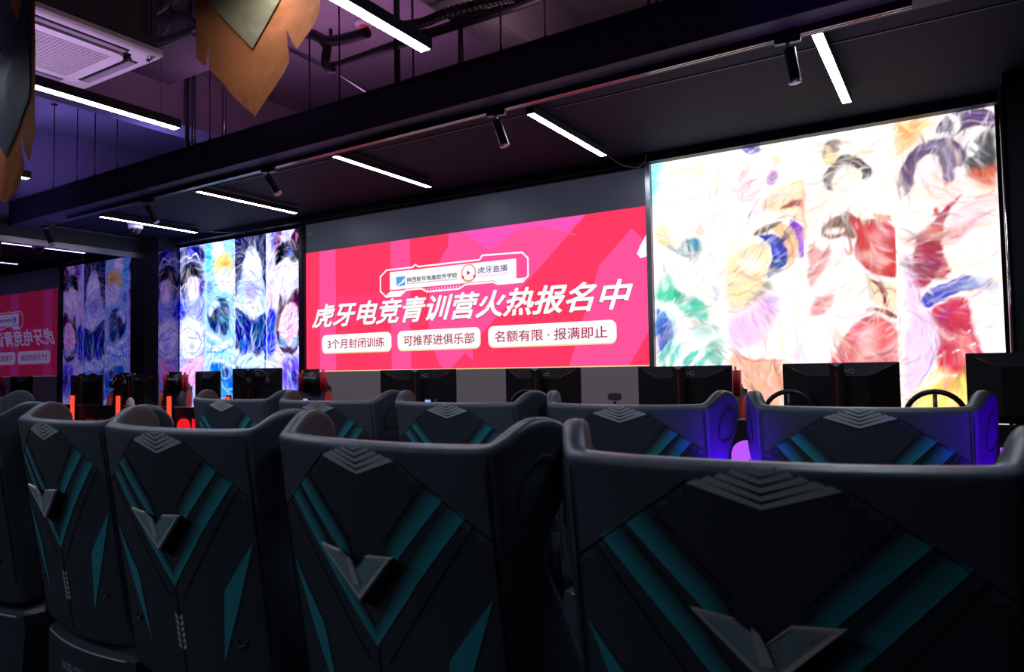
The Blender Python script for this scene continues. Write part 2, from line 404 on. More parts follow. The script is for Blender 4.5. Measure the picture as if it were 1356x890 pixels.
hs = empty('refrigerant_hoses', (-5.2, 2.9, 4.2), 0, 'thick black insulated hoses above the white air unit', 'hose')
tube('hose', rounded(rel(PTS['hose1'], hs)), .020, M['pipe'], hs)
tube('hose', rounded(rel(PTS['hose2'], hs)), .040, M['pipe'], hs)
tube('hose', rounded(rel(PTS['hose3'], hs)), .012, M['pipe'], hs)
tube('hose', rounded(rel(PTS['hose4'], hs)), .014, M['pipe'], hs)
box('valve_box', (-.62, 0, -.15), (.20, .2, .16), M['pipe'], hs, .02)

# ------------------------------------------------------------------ ceiling cassette unit
ac = empty('cassette_air_conditioner', (-4.20, 1.98, 3.25), 0, 'white square ceiling air conditioner with perforated grille', 'air conditioner')
bm = bmesh.new()
S = .435
def ringface(bm, r0, z0, r1, z1):
    a = [bm.verts.new((x, y, z0)) for x, y in r0]; b = [bm.verts.new((x, y, z1)) for x, y in r1]
    for i in range(len(a)): bm.faces.new((a[i], a[(i + 1) % len(a)], b[(i + 1) % len(a)], b[i]))
R1 = rrect(-S, -S, S, S, .04); R2 = rrect(-S + .012, -S + .012, S - .012, S - .012, .04); R3 = rrect(-S + .09, -S + .09, S - .09, S - .09, .10)
R4 = rrect(-S + .10, -S + .10, S - .10, S - .10, .10)
ringface(bm, R1, .03, R1, .005); ringface(bm, R1, .005, R2, -.005); ringface(bm, R2, -.005, R3, -.012); ringface(bm, R3, -.012, R4, .01)
fin('frame', bm, M['white'], ac, True)
bm = bmesh.new(); prism(bm, rrect(-.30, -.30, .30, .30, .08), lambda u, v, d: (u, v, d), -.022, .0); fin('centre_panel', bm, M['white'], ac)
# perforated grille: raised slats crossing each other with dark behind
box('grille_backing', (0, 0, -.0232), (.46, .46, .002), M['black'], ac)
bm = bmesh.new()
for i in range(23):
    q = -.23 + .46 * i / 22
    for k in range(1):
        addbox(bm, (q, 0, -.026), (.0085, .46, .004)); addbox(bm, (0, q, -.026), (.46, .0065, .004))
g = fin('grille', bm, M['white'], ac); g['kind'] = 'stuff'
for a in range(4):
    r = Matrix.Rotation(a * PI / 2, 3, 'Z')
    box('air_slot', r @ Vector((0, .345, -.010)), [(.52, .06, .01), (.06, .52, .01)][a % 2], M['black'], ac)
    box('vane', r @ Vector((0, .350, -.016)), [(.50, .040, .008), (.040, .50, .008)][a % 2], M['greyv'], ac, .002)
tube('sensor', [(.385, .375, -.012), (.385, .375, -.022)], .018, M['chrome'], ac, 14)
tube('sensor', [(.345, .385, -.012), (.345, .385, -.020)], .012, M['glass'], ac, 14)
box('casing', (0, 0, .22), (.80, .80, .38), M['darkslab'], ac)
for sx in (-1, 1):
    for sy in (-1, 1): tube('hanging_rod', [(sx * .42, sy * .36, .1), (sx * .42, sy * .36, SLAB - 3.25)], .006, M['rope'], ac, 6)
# dark duct beside the unit
tag(box('dark_duct', (-5.1, 3.38, 4.14), (1.0, .5, .5), M['darkslab'], None, .02), 'dark boxed duct under the slab behind the air unit', 'duct')

# ------------------------------------------------------------------ torn pennants
def cloth(name, pts, y, m, parent, off, amp=.002, th=.003, x_c=0):
    """cut cloth outline filled with a fine grid, folded softly in depth"""
    bm = bmesh.new()
    vs = [bm.verts.new((u, 0, v)) for u, v in pts]; bm.faces.new(vs)
    bmesh.ops.triangulate(bm, faces=bm.faces[:])
    for _ in range(4):
        es = [e for e in bm.edges if e.calc_length() > .045]
        if not es: break
        bmesh.ops.subdivide_edges(bm, edges=es, cuts=1)
        bmesh.ops.triangulate(bm, faces=[f for f in bm.faces if len(f.verts) > 3])
    for v in bm.verts:
        x, z = v.co.x, v.co.z
        v.co.y = off + amp * (math.sin(9 * x + 5 * z + 1) + .6 * math.sin(17 * (x - z) + 2) + .35 * math.sin(31 * z + 11 * x))
    return fin(name, bm, m, parent, False)
def sub(pts, cx, cz): return [(x - cx, z - cz) for x, z in pts]
TOP = 3.3
c2 = PTS['cloth2']; cx2 = (c2[0][0] + c2[-1][0]) / 2
t = empty('torn_pennant', (cx2, 1.7, 2.7), 0, 'large orange torn pennant with a khaki diamond hanging near the top centre left', 'banner')
pts = [(c2[0][0], TOP)] + c2[1:-1] + [(c2[-1][0], TOP)]
cloth('cloth', sub(pts, cx2, 2.7), 1.7, M['orange'], t, 0)
d = PTS['diamond2']
w_ = (d[2][0] - d[0][0]) * 1.0
cloth('diamond_print', sub([(d[0][0] - .10, TOP - .18), (d[0][0], d[0][1]), d[1], d[2], (d[2][0] + .03, TOP - .15), ((d[0][0] + d[2][0]) / 2, TOP - .02)], cx2, 2.7), 1.7, M['khaki'], t, -.006, th=.002)
tube('hanging_pole', [(-.38, 0, .62), (.38, 0, .62)], .012, M['pipe'], t)
for sx in (-.33, .33): tube('cord', [(sx, 0, .62), (sx, 0, SLAB - 2.7)], .003, M['rope'], t, 5)
c1 = PTS['cloth1']; cx1 = c1[-1][0]
t = empty('torn_pennant', (cx1, 1.5, 2.5), 0, 'navy torn pennant with orange border hanging at the left edge', 'banner')
half = [(x - cx1, z - 2.5) for x, z in c1]
right = [(half[0][0], .75)] + half[1:]
left = [(-x, z) for x, z in right[:-1]][::-1]
left = [(-x * 1.0, z) for x, z in right[:-1] if True][::-1]
cloth('cloth', right + left, 1.5, M['orange'], t, 0, .002)
n1 = [(x - cx1, z - 2.5) for x, z in PTS['navy1']]
cloth('navy_field', [(n1[0][0], .74), n1[1], (n1[2][0], n1[2][1]), (-n1[1][0], n1[1][1]), (-n1[0][0], .74)], 1.5, M['navy'], t, -.005, .002, .002)
v1 = [(x - cx1, z - 2.5) for x, z in PTS['vee1']]
cloth('vee_print', [(v1[0][0] - .05, .70), (v1[1][0], v1[1][1]), (v1[2][0] + .02, .70)], 1.5, M['orange'], t, -.009, .002, .002)
ra = [(x - cx1, z - 2.5) for x, z in PTS['ra']]
text_mesh('lettering', 'RA', ra[0][0], ra[0][1], ra[1][0], ra[1][1], -.03, M['orange'], t, bold=.02)
tube('hanging_pole', [(-.26, 0, .76), (.26, 0, .76)], .012, M['pipe'], t)
for sx in (-.2, .2): tube('cord', [(sx, 0, .76), (sx, 0, SLAB - 2.5)], .003, M['rope'], t, 5)

# ------------------------------------------------------------------ LED screens
PAINT_A=[('p','b8bcf4',0.004,1,0,[(-9.021,3.201),(-8.373,3.214),(-8.367,1.079),(-9.009,1.072)]),
('p','2f2678',0.03,1,1,[(-8.975,3.155),(-8.402,3.158),(-8.402,2.854),(-8.618,2.927),(-8.883,2.883),(-8.983,2.836)]),
('p','6f74e8',0.02,1,1,[(-8.795,3.123),(-8.618,3.132),(-8.662,3.027),(-8.75,3.008)]),
('l','eef0ff',0.01,1,0.03,[(-8.929,2.956),(-8.795,3.04),(-8.684,2.988),(-8.596,3.062),(-8.488,2.942)]),
('l','cfd2ff',0.01,1,0.02,[(-8.884,2.896),(-8.728,2.965),(-8.574,2.95),(-8.444,2.898)]),
('p','20143f',0.02,1,1,[(-8.928,2.859),(-8.794,2.924),(-8.574,2.931),(-8.41,2.841),(-8.444,2.669),(-8.552,2.731),(-8.705,2.744),(-8.784,2.627),(-8.827,2.41),(-8.936,2.638)]),
('p','fff0f8',0.03,1,1,[(-8.499,2.578),(-8.525,2.482),(-8.594,2.426),(-8.681,2.431),(-8.752,2.497),(-8.779,2.599),(-8.753,2.697),(-8.682,2.753),(-8.596,2.746),(-8.526,2.679)]),
('p','5546a0',0.02,1,1,[(-8.465,2.711),(-8.401,2.652),(-8.435,2.439),(-8.521,2.553)]),
('l','3b3090',0.01,1,0.02,[(-8.793,2.71),(-8.846,2.521),(-8.792,2.353),(-8.836,2.246)]),
('p','5c62dd',0.04,1,1,[(-8.981,2.614),(-8.881,2.386),(-8.782,2.243),(-8.925,2.168),(-8.979,2.116)]),
('p','ffffff',0.06,1,1,[(-8.407,1.902),(-8.456,1.731),(-8.584,1.627),(-8.746,1.63),(-8.88,1.742),(-8.932,1.921),(-8.882,2.097),(-8.749,2.2),(-8.586,2.191),(-8.457,2.077)]),
('l','8d8fe8',0.01,1,0.02,[(-8.792,2.353),(-8.658,2.155),(-8.485,2.2),(-8.4,2.33)]),
('l','a7a6f0',0.01,1,0.03,[(-8.924,2.003),(-8.746,2.078),(-8.528,1.987),(-8.441,1.823),(-8.613,1.694),(-8.811,1.753),(-8.901,1.893)]),
('l','c9b4f2',0.01,1,0.03,[(-8.877,1.673),(-8.656,1.614),(-8.441,1.743)]),
('p','9fa2ee',0.04,0.7,1,[(-8.579,1.801),(-8.593,1.762),(-8.633,1.738),(-8.681,1.74),(-8.721,1.765),(-8.736,1.806),(-8.721,1.845),(-8.682,1.868),(-8.633,1.867),(-8.594,1.841)]),
('p','f3b8e4',0.06,0.9,1,[(-8.966,1.456),(-8.7,1.615),(-8.398,1.662),(-8.525,1.344),(-8.786,1.183),(-8.965,1.182)]),
('l','d58fd8',0.01,1,0.02,[(-8.92,1.182),(-8.7,1.507),(-8.483,1.611)]),
('p','b4d2fa',0.004,1,0,[(-8.373,3.214),(-7.787,3.229),(-7.776,1.084),(-8.367,1.079)]),
('p','86cdf8',0.06,1,1,[(-8.373,3.161),(-8.191,3.155),(-8.232,2.852),(-8.371,2.73)]),
('p','ffffff',0.05,1,1,[(-8.005,3.042),(-8.029,2.967),(-8.09,2.925),(-8.167,2.932),(-8.23,2.987),(-8.254,3.068),(-8.23,3.144),(-8.167,3.186),(-8.09,3.177),(-8.029,3.123)]),
('p','e6d3a0',0.03,1,1,[(-8.212,2.85),(-8.129,2.989),(-7.944,3.01),(-7.823,2.894),(-7.803,2.709),(-7.883,2.768),(-8.005,2.805),(-8.128,2.75),(-8.19,2.689)]),
('p','c8a860',0.03,0.6,1,[(-8.128,2.856),(-7.985,2.909),(-7.843,2.791),(-7.964,2.815)]),
('p','fff4f6',0.03,1,1,[(-7.916,2.64),(-7.939,2.562),(-8,2.517),(-8.075,2.523),(-8.137,2.577),(-8.161,2.66),(-8.138,2.739),(-8.076,2.784),(-8,2.777),(-7.939,2.722)]),
('p','f4f0ff',0.05,1,1,[(-7.936,2.773),(-7.791,2.786),(-7.783,2.448),(-7.964,2.461)]),
('p','3550b0',0.03,0.7,1,[(-8.358,2.622),(-8.253,2.64),(-8.232,2.532),(-8.337,2.46)]),
('p','24347f',0.02,1,1,[(-8.336,2.273),(-8.169,2.395),(-8.025,2.439),(-7.936,2.38),(-7.883,2.247),(-7.911,1.962),(-8.025,1.928),(-8.21,1.988),(-8.323,2.085)]),
('p','dfeeff',0.02,1,1,[(-8.315,2.325),(-8.128,2.406),(-8.045,2.335),(-8.19,2.291),(-8.294,2.137)]),
('p','3fa0c8',0.03,0.8,1,[(-8.086,2.206),(-7.924,2.171),(-7.964,2.069),(-8.066,2.1)]),
('p','0f1540',0.02,1,1,[(-8.252,2.215),(-8.128,2.234),(-8.169,2.131),(-8.252,2.109)]),
('l','ffffff',0.01,1,0.05,[(-8.369,1.981),(-8.025,1.863),(-7.784,1.597)]),
('l','ffffff',0.01,1,0.05,[(-8.356,1.821),(-8.025,1.758),(-7.784,1.726)]),
('l','ffffff',0.01,1,0.05,[(-8.335,1.661),(-8.065,1.812),(-7.823,1.856)]),
('l','ffffff',0.01,1,0.05,[(-8.368,1.555),(-8.106,1.629),(-7.792,1.52)]),
('l','7fb8f4',0.01,1,0.02,[(-8.357,1.901),(-8.065,1.759),(-7.784,1.674)]),
('l','6aa4f0',0.01,1,0.025,[(-8.356,1.741),(-8.106,1.708),(-7.792,1.803)]),
('p','4f7fd8',0.04,1,1,[(-8.335,1.555),(-8.189,1.631),(-7.823,1.495),(-7.78,1.443),(-7.78,1.084),(-8.126,1.133)]),
('p','2d4a9c',0.02,1,1,[(-7.875,1.457),(-7.892,1.415),(-7.936,1.389),(-7.991,1.389),(-8.036,1.416),(-8.053,1.459),(-8.036,1.501),(-7.991,1.527),(-7.936,1.526),(-7.892,1.499)]),
('l','d0e6ff',0.01,1,0.012,[(-7.867,1.457),(-7.886,1.411),(-7.934,1.384),(-7.993,1.384),(-8.042,1.413),(-8.061,1.459),(-8.042,1.505),(-7.994,1.532),(-7.934,1.531),(-7.886,1.502),(-7.867,1.457)]),
('l','aee0ff',0.01,1,0.03,[(-8.065,1.342),(-7.943,1.212),(-7.823,1.263)]),
('p','34316c',0.004,1,0,[(-7.787,3.229),(-7.186,3.224),(-7.186,1.09),(-7.776,1.084)]),
('p','f4f7ff',0.025,1,1,[(-7.459,3.051),(-7.299,2.895),(-7.251,2.588),(-7.182,2.332),(-7.182,2.083),(-7.396,2.093),(-7.51,2.15),(-7.784,2.293),(-7.776,2.37),(-7.645,2.645),(-7.606,2.873),(-7.555,2.997)]),
('l','b8c4f4',0.01,1,0.02,[(-7.606,2.873),(-7.685,2.57),(-7.744,2.368)]),
('l','b8c4f4',0.01,1,0.02,[(-7.281,2.817),(-7.244,2.512),(-7.208,2.284)]),
('l','c6cdf8',0.01,1,0.015,[(-7.586,2.961),(-7.47,3.014),(-7.318,2.935)]),
('p','ffffff',0.03,1,1,[(-7.319,2.745),(-7.342,2.665),(-7.403,2.619),(-7.478,2.625),(-7.54,2.681),(-7.563,2.766),(-7.54,2.847),(-7.478,2.893),(-7.402,2.885),(-7.341,2.829)]),
('p','a9a4ee',0.05,0.7,1,[(-7.606,2.616),(-7.319,2.593),(-7.338,2.393),(-7.453,2.273),(-7.587,2.397)]),
('p','b9c8ff',0.04,0.8,1,[(-7.744,2.549),(-7.626,2.669),(-7.568,2.306),(-7.704,2.288)]),
('p','a8b8f8',0.04,0.8,1,[(-7.281,2.59),(-7.189,2.383),(-7.19,2.133),(-7.301,2.239)]),
('p','2d3a94',0.02,1,1,[(-7.784,2.293),(-7.607,2.219),(-7.453,2.083),(-7.283,2.163),(-7.182,2.207),(-7.183,1.734),(-7.397,1.69),(-7.588,1.746),(-7.784,1.854)]),
('l','dce6ff',0.01,1,0.025,[(-7.626,2.284),(-7.453,2.083),(-7.245,2.198)]),
('l','7f95ee',0.01,1,0.015,[(-7.744,2.162),(-7.588,1.949),(-7.549,1.745)]),
('l','93a6f4',0.01,1,0.015,[(-7.208,2.084),(-7.321,1.888),(-7.284,1.687)]),
('l','b5c8ff',0.01,1,0.02,[(-7.453,2.071),(-7.472,1.894),(-7.416,1.716)]),
('p','4a62c8',0.03,0.8,1,[(-7.705,1.852),(-7.549,1.948),(-7.511,1.718),(-7.666,1.595)]),
('p','dff0ff',0.03,1,1,[(-7.776,1.802),(-7.627,1.645),(-7.473,1.717),(-7.321,1.638),(-7.246,1.736),(-7.184,1.585),(-7.184,1.486),(-7.776,1.494)]),
('p','a8c4ff',0.05,1,1,[(-7.776,1.494),(-7.184,1.536),(-7.186,1.09),(-7.776,1.084)]),
('l','4a6ad0',0.01,1,0.03,[(-7.246,1.936),(-7.217,1.735),(-7.203,1.437)]),
('p','dcd8fa',0.004,1,0,[(-7.186,3.224),(-6.566,3.224),(-6.565,1.096),(-7.186,1.09)]),
('p','4a5fd0',0.03,0.8,1,[(-7.094,3.175),(-7.02,3.187),(-7.021,2.943),(-7.102,2.901)]),
('p','6f2a6a',0.015,1,1,[(-7.021,3.179),(-6.905,3.183),(-6.931,3.008),(-7.022,2.818),(-7.051,2.921)]),
('p','5f2358',0.015,1,1,[(-6.777,3.028),(-6.681,3.152),(-6.58,3.209),(-6.576,2.704),(-6.665,2.882)]),
('l','d6a0d0',0.01,1,0.012,[(-6.977,3.162),(-7.003,2.966),(-7.022,2.843)]),
('p','17142e',0.015,1,1,[(-7.029,2.782),(-7.003,2.941),(-6.876,3.039),(-6.699,3.02),(-6.609,2.901),(-6.617,2.744),(-6.701,2.764),(-6.806,2.823),(-6.914,2.783),(-7.004,2.73)]),
('p','8f92ff',0.03,0.9,1,[(-6.735,2.877),(-6.743,2.849),(-6.765,2.833),(-6.791,2.836),(-6.812,2.856),(-6.82,2.885),(-6.812,2.913),(-6.79,2.929),(-6.764,2.926),(-6.743,2.906)]),
('p','fff2f2',0.02,1,1,[(-7.04,2.733),(-6.878,2.805),(-6.701,2.739),(-6.667,2.615),(-6.738,2.45),(-6.88,2.367),(-6.987,2.468),(-7.041,2.596)]),
('l','e8b8d0',0.01,1,0.02,[(-7.022,2.719),(-6.86,2.717),(-6.666,2.712),(-6.597,2.633)]),
('p','f0c8e8',0.03,1,1,[(-7.133,2.479),(-7.023,2.446),(-7.06,2.324),(-7.152,2.355)]),
('p','542050',0.015,1,1,[(-6.591,2.463),(-6.703,2.423),(-6.809,2.284),(-6.88,2.313),(-6.969,2.417),(-6.952,2.268),(-7.025,2.075),(-7.008,1.828),(-6.918,1.702),(-6.759,1.645),(-6.637,1.719),(-6.584,1.909)]),
('p','ffdff0',0.02,1,1,[(-6.862,2.238),(-6.703,2.301),(-6.628,2.176),(-6.629,1.911),(-6.706,1.769),(-6.829,1.736),(-6.954,1.85),(-6.971,2.072)]),
('p','a8c0f0',0.02,1,1,[(-6.946,1.924),(-6.811,1.796),(-6.829,1.712),(-6.954,1.801)]),
('p','a8c0f0',0.02,1,1,[(-6.629,1.911),(-6.759,1.795),(-6.741,1.709),(-6.637,1.791)]),
('l','d890c0',0.01,1,0.01,[(-6.802,2.21),(-6.789,2.014),(-6.804,1.796)]),
('p','4c4cc8',0.03,1,1,[(-7.182,2.232),(-7.061,2.225),(-6.996,2.123),(-7.044,1.927),(-7.008,1.729),(-7.1,1.584),(-7.184,1.61)]),
('l','8f98ff',0.01,1,0.02,[(-7.153,2.181),(-7.098,1.93),(-7.136,1.634)]),
('p','e8e4ff',0.05,1,1,[(-7.184,1.61),(-6.954,1.728),(-6.812,1.578),(-6.956,1.336),(-7.184,1.436)]),
('p','8878e4',0.05,1,1,[(-6.955,1.581),(-6.672,1.647),(-6.576,1.573),(-6.572,1.144),(-6.885,1.142)]),
('p','3a2a88',0.02,1,1,[(-6.577,1.382),(-6.596,1.326),(-6.644,1.292),(-6.704,1.292),(-6.753,1.327),(-6.771,1.384),(-6.752,1.44),(-6.703,1.475),(-6.643,1.474),(-6.595,1.438)]),
('l','8f7ae0',0.01,1,0.012,[(-6.743,1.432),(-6.674,1.359),(-6.604,1.43)]),
('l','ffffff',0.004,1,0.006,[(-8.377,3.188),(-8.363,1.184)]),
('l','ffffff',0.004,1,0.01,[(-7.787,3.203),(-7.772,1.136)]),
('l','e8f4ff',0.004,1,0.01,[(-7.186,3.211),(-7.185,1.14)]),
]
PAINT_C=[('p','fffdfb',0.004,1,0,[(-2.274,3.336),(-1.583,3.351),(-1.653,0.067),(-2.363,-0.007)]),
('p','9eeaf2',0.06,1,1,[(-2.25,3.284),(-2.078,3.255),(-2.158,3.031),(-2.208,2.801),(-2.264,2.76)]),
('l','f4e6a0',0.02,0.8,0.02,[(-2.048,3.061),(-1.962,3.118),(-1.869,3.08),(-1.753,3.107),(-1.699,3.007)]),
('l','f4e6a0',0.01,0.7,0.012,[(-2.008,3.196),(-1.916,3.087),(-1.732,3.024)]),
('p','f0dcb0',0.04,0.9,1,[(-2.167,2.701),(-2.095,2.668),(-2.051,2.5),(-1.981,2.446),(-2.101,2.435),(-2.184,2.514)]),
('p','f4c4b0',0.03,0.9,1,[(-1.848,2.593),(-1.778,2.63),(-1.758,2.525),(-1.839,2.511)]),
('p','ffffff',0.04,1,1,[(-1.839,2.683),(-1.863,2.592),(-1.923,2.54),(-1.996,2.548),(-2.054,2.614),(-2.074,2.713),(-2.049,2.806),(-1.987,2.857),(-1.915,2.847),(-1.858,2.781)]),
('p','4a90b0',0.02,1,1,[(-2.1,2.481),(-2.006,2.414),(-1.944,2.5),(-1.885,2.517),(-1.793,2.495),(-1.785,2.403),(-1.843,2.374),(-1.856,2.319),(-1.914,2.347),(-2.053,2.43)]),
('p','cfe8e8',0.015,1,1,[(-1.957,2.467),(-1.909,2.496),(-1.888,2.413),(-1.925,2.371)]),
('l','e8d8a0',0.01,1,0.01,[(-1.981,2.469),(-1.913,2.37),(-1.796,2.404)]),
('p','5cc8a8',0.025,1,1,[(-2.214,2.046),(-2.157,2.182),(-2.07,2.245),(-2.043,2.127),(-1.992,2.054),(-1.808,2.007),(-1.732,1.878),(-1.757,1.79),(-1.905,1.842),(-2.042,1.988),(-2.162,1.995)]),
('p','239a80',0.02,0.8,1,[(-2.062,2.105),(-1.946,2.028),(-1.809,1.973),(-1.902,1.933),(-2.018,1.986)]),
('p','b8f0e0',0.03,1,1,[(-1.994,2.008),(-1.878,1.955),(-1.903,1.899)]),
('p','d8f4f0',0.03,1,1,[(-2.131,2.227),(-2.084,2.177),(-2.111,2.085),(-2.159,2.112)]),
('p','8aa0d8',0.03,0.8,1,[(-1.715,2.057),(-1.669,2.121),(-1.645,2.008),(-1.696,1.966)]),
('p','4b76c8',0.02,1,1,[(-2.211,1.998),(-2.116,1.899),(-2.026,1.71),(-2.077,1.574),(-2.211,1.554)]),
('l','c8f4f4',0.01,1,0.025,[(-2.199,1.974),(-2.069,1.874),(-2.014,1.71),(-2.078,1.562),(-2.198,1.554)]),
('p','2f58b0',0.02,1,1,[(-2.073,1.724),(-2.085,1.67),(-2.112,1.637),(-2.145,1.638),(-2.17,1.673),(-2.179,1.728),(-2.167,1.782),(-2.14,1.815),(-2.107,1.813),(-2.082,1.778)]),
('p','74c8bc',0.012,1,1,[(-2.177,1.437),(-2.203,1.554),(-2.051,1.665),(-2.09,1.551)]),
('l','d8fff4',0.01,1,0.008,[(-2.177,1.437),(-2.051,1.665)]),
('p','74c8bc',0.012,1,1,[(-2.082,1.389),(-2.107,1.54),(-1.956,1.685),(-1.995,1.537)]),
('l','d8fff4',0.01,1,0.008,[(-2.082,1.389),(-1.956,1.685)]),
('p','74c8bc',0.012,1,1,[(-1.964,1.411),(-1.989,1.514),(-1.796,1.611),(-1.88,1.512)]),
('l','d8fff4',0.01,1,0.008,[(-1.964,1.411),(-1.796,1.611)]),
('p','74c8bc',0.012,1,1,[(-1.873,1.342),(-1.897,1.478),(-1.64,1.606),(-1.789,1.476)]),
('l','d8fff4',0.01,1,0.008,[(-1.873,1.342),(-1.64,1.606)]),
('p','74c8bc',0.012,1,1,[(-2.207,1.251),(-2.232,1.379),(-2.103,1.505),(-2.119,1.378)]),
('l','d8fff4',0.01,1,0.008,[(-2.207,1.251),(-2.103,1.505)]),
('p','74c8bc',0.012,1,1,[(-1.994,1.16),(-2.018,1.32),(-1.846,1.477),(-1.908,1.319)]),
('l','d8fff4',0.01,1,0.008,[(-1.994,1.16),(-1.846,1.477)]),
('p','74c8bc',0.012,1,1,[(-1.763,1.207),(-1.786,1.364),(-1.642,1.517),(-1.68,1.363)]),
('l','d8fff4',0.01,1,0.008,[(-1.763,1.207),(-1.642,1.517)]),
('p','b8dcd8',0.05,0.7,1,[(-1.904,1.865),(-1.722,1.833),(-1.681,1.697),(-1.796,1.634),(-1.932,1.706)]),
('l','f0c060',0.01,1,0.008,[(-1.906,1.808),(-1.791,1.791),(-1.71,1.855)]),
('p','68b0a0',0.03,0.8,1,[(-1.796,1.611),(-1.626,1.695),(-1.622,1.45),(-1.757,1.43)]),
('p','cde8e4',0.05,0.8,1,[(-2.289,1.392),(-1.624,1.384),(-1.653,0.067),(-2.326,-0.003)]),
('p','fffbf8',0.004,1,0,[(-1.583,3.351),(-0.943,3.403),(-1.022,0.134),(-1.653,0.067)]),
('p','6a5cae',0.012,1,1,[(-1.463,3.226),(-1.312,3.23),(-1.283,3.136),(-1.379,3.135),(-1.417,3.164)]),
('l','b8b0e8',0.01,1,0.012,[(-1.427,3.206),(-1.353,3.153)]),
('l','322a66',0.01,1,0.01,[(-1.372,3.223),(-1.327,3.149)]),
('p','fbe4f0',0.04,0.9,1,[(-1.532,2.959),(-1.443,3.034),(-1.316,2.97),(-1.278,2.832),(-1.388,2.716),(-1.472,2.771)]),
('l','d8a8cc',0.015,0.7,0.014,[(-1.555,2.929),(-1.47,2.838),(-1.436,2.889)]),
('l','e8c0d8',0.012,0.7,0.012,[(-1.515,2.822),(-1.429,2.765),(-1.322,2.795)]),
('p','c79ad0',0.015,1,1,[(-1.264,2.94),(-1.179,3.003),(-1.147,2.911),(-1.215,2.862),(-1.256,2.873)]),
('p','9a6ab8',0.02,0.8,1,[(-1.233,2.935),(-1.191,2.968),(-1.18,2.914),(-1.218,2.889)]),
('p','f4dfbc',0.03,1,1,[(-1.325,2.685),(-1.237,2.805),(-1.071,2.878),(-0.96,2.893),(-0.967,2.575),(-1.18,2.645)]),
('l','e0b880',0.01,1,0.012,[(-1.218,2.747),(-1.092,2.849),(-0.961,2.872)]),
('p','9a5058',0.012,1,1,[(-1.18,2.666),(-1.076,2.717),(-0.961,2.733),(-0.964,2.659),(-1.057,2.672)]),
('p','fff0dc',0.02,1,1,[(-1.18,2.655),(-0.964,2.649),(-0.967,2.554),(-1.12,2.594)]),
('l','c8a070',0.01,1,0.008,[(-1.203,2.593),(-1.079,2.606),(-0.968,2.543)]),
('p','8a50c8',0.015,1,1,[(-1.121,2.572),(-1.031,2.561),(-0.97,2.469),(-0.974,2.279),(-1.041,2.243),(-1.016,2.389)]),
('l','b888e8',0.01,1,0.02,[(-1.004,2.473),(-0.999,2.324)]),
('p','7a6a58',0.012,1,1,[(-1.378,2.483),(-1.287,2.56),(-1.182,2.58),(-1.142,2.549),(-1.246,2.518),(-1.332,2.467)]),
('p','ecc8a0',0.015,1,1,[(-1.246,2.518),(-1.121,2.562),(-1.034,2.455),(-1.028,2.327),(-1.093,2.205),(-1.133,2.198),(-1.105,2.334),(-1.146,2.446)]),
('l','b88860',0.01,1,0.01,[(-1.144,2.5),(-1.066,2.395),(-1.082,2.225)]),
('p','2f30a0',0.012,1,1,[(-1.342,2.468),(-1.268,2.492),(-1.186,2.472),(-1.111,2.378),(-1.115,2.25),(-1.175,2.18),(-1.259,2.122),(-1.283,2.139),(-1.235,2.239),(-1.235,2.369),(-1.27,2.438)]),
('p','7a86f0',0.02,1,1,[(-1.238,2.446),(-1.197,2.43),(-1.171,2.298),(-1.202,2.28)]),
('p','101860',0.015,1,1,[(-1.234,2.261),(-1.183,2.235),(-1.238,2.142)]),
('p','f7e0ba',0.02,1,1,[(-1.6,2.34),(-1.462,2.393),(-1.312,2.432),(-1.241,2.348),(-1.257,2.176),(-1.347,1.988),(-1.499,1.899),(-1.601,1.871)]),
('l','d8b078',0.01,1,0.012,[(-1.579,2.137),(-1.447,2.192),(-1.342,2.162),(-1.323,2.073)]),
('l','e0b888',0.01,1,0.014,[(-1.597,2.004),(-1.474,2.018),(-1.323,2.095)]),
('l','f09080',0.02,0.8,0.02,[(-1.485,2.351),(-1.443,2.335),(-1.467,2.26),(-1.534,2.2)]),
('p','fff8ea',0.03,0.8,1,[(-1.307,2.246),(-1.327,2.196),(-1.375,2.169),(-1.435,2.174),(-1.482,2.21),(-1.499,2.263),(-1.479,2.313),(-1.429,2.341),(-1.37,2.335),(-1.324,2.299)]),
('p','988a68',0.02,0.8,1,[(-1.291,2.114),(-1.228,2.109),(-1.284,2.005),(-1.391,1.925),(-1.499,1.91),(-1.346,2.009)]),
('l','f0a090',0.01,1,0.012,[(-1.601,1.871),(-1.435,1.895),(-1.284,1.984)]),
('p','f0ccf8',0.05,1,1,[(-1.589,1.826),(-1.349,1.923),(-1.222,2.001),(-1.185,1.848),(-1.272,1.724),(-1.359,1.597),(-1.575,1.56),(-1.597,1.693)]),
('p','d8a0ee',0.05,0.8,1,[(-1.204,1.914),(-1.215,1.87),(-1.242,1.844),(-1.273,1.846),(-1.299,1.875),(-1.307,1.92),(-1.296,1.964),(-1.269,1.99),(-1.237,1.987),(-1.212,1.958)]),
('p','e8c8f8',0.04,0.8,1,[(-1.134,1.548),(-1.002,1.628),(-0.998,1.461),(-1.137,1.463)]),
('p','f0b8a0',0.04,1,1,[(-1.601,1.561),(-1.447,1.491),(-1.238,1.487),(-0.98,1.398),(-0.995,0.961),(-1.62,0.943)]),
('l','d87070',0.01,1,0.014,[(-1.596,1.583),(-1.49,1.492),(-1.301,1.466),(-1.156,1.485)]),
('p','fffaf6',0.004,1,0,[(-0.974,3.272),(-0.345,3.294),(-0.405,-0.4),(-1.034,-0.503)]),
('p','f8b090',0.02,1,1,[(-0.987,2.889),(-0.969,2.805),(-0.974,2.37),(-0.997,2.427)]),
('p','5e5654',0.015,1,1,[(-0.846,3.044),(-0.787,3.155),(-0.713,3.163),(-0.688,3.057),(-0.779,3.032),(-0.817,2.998)]),
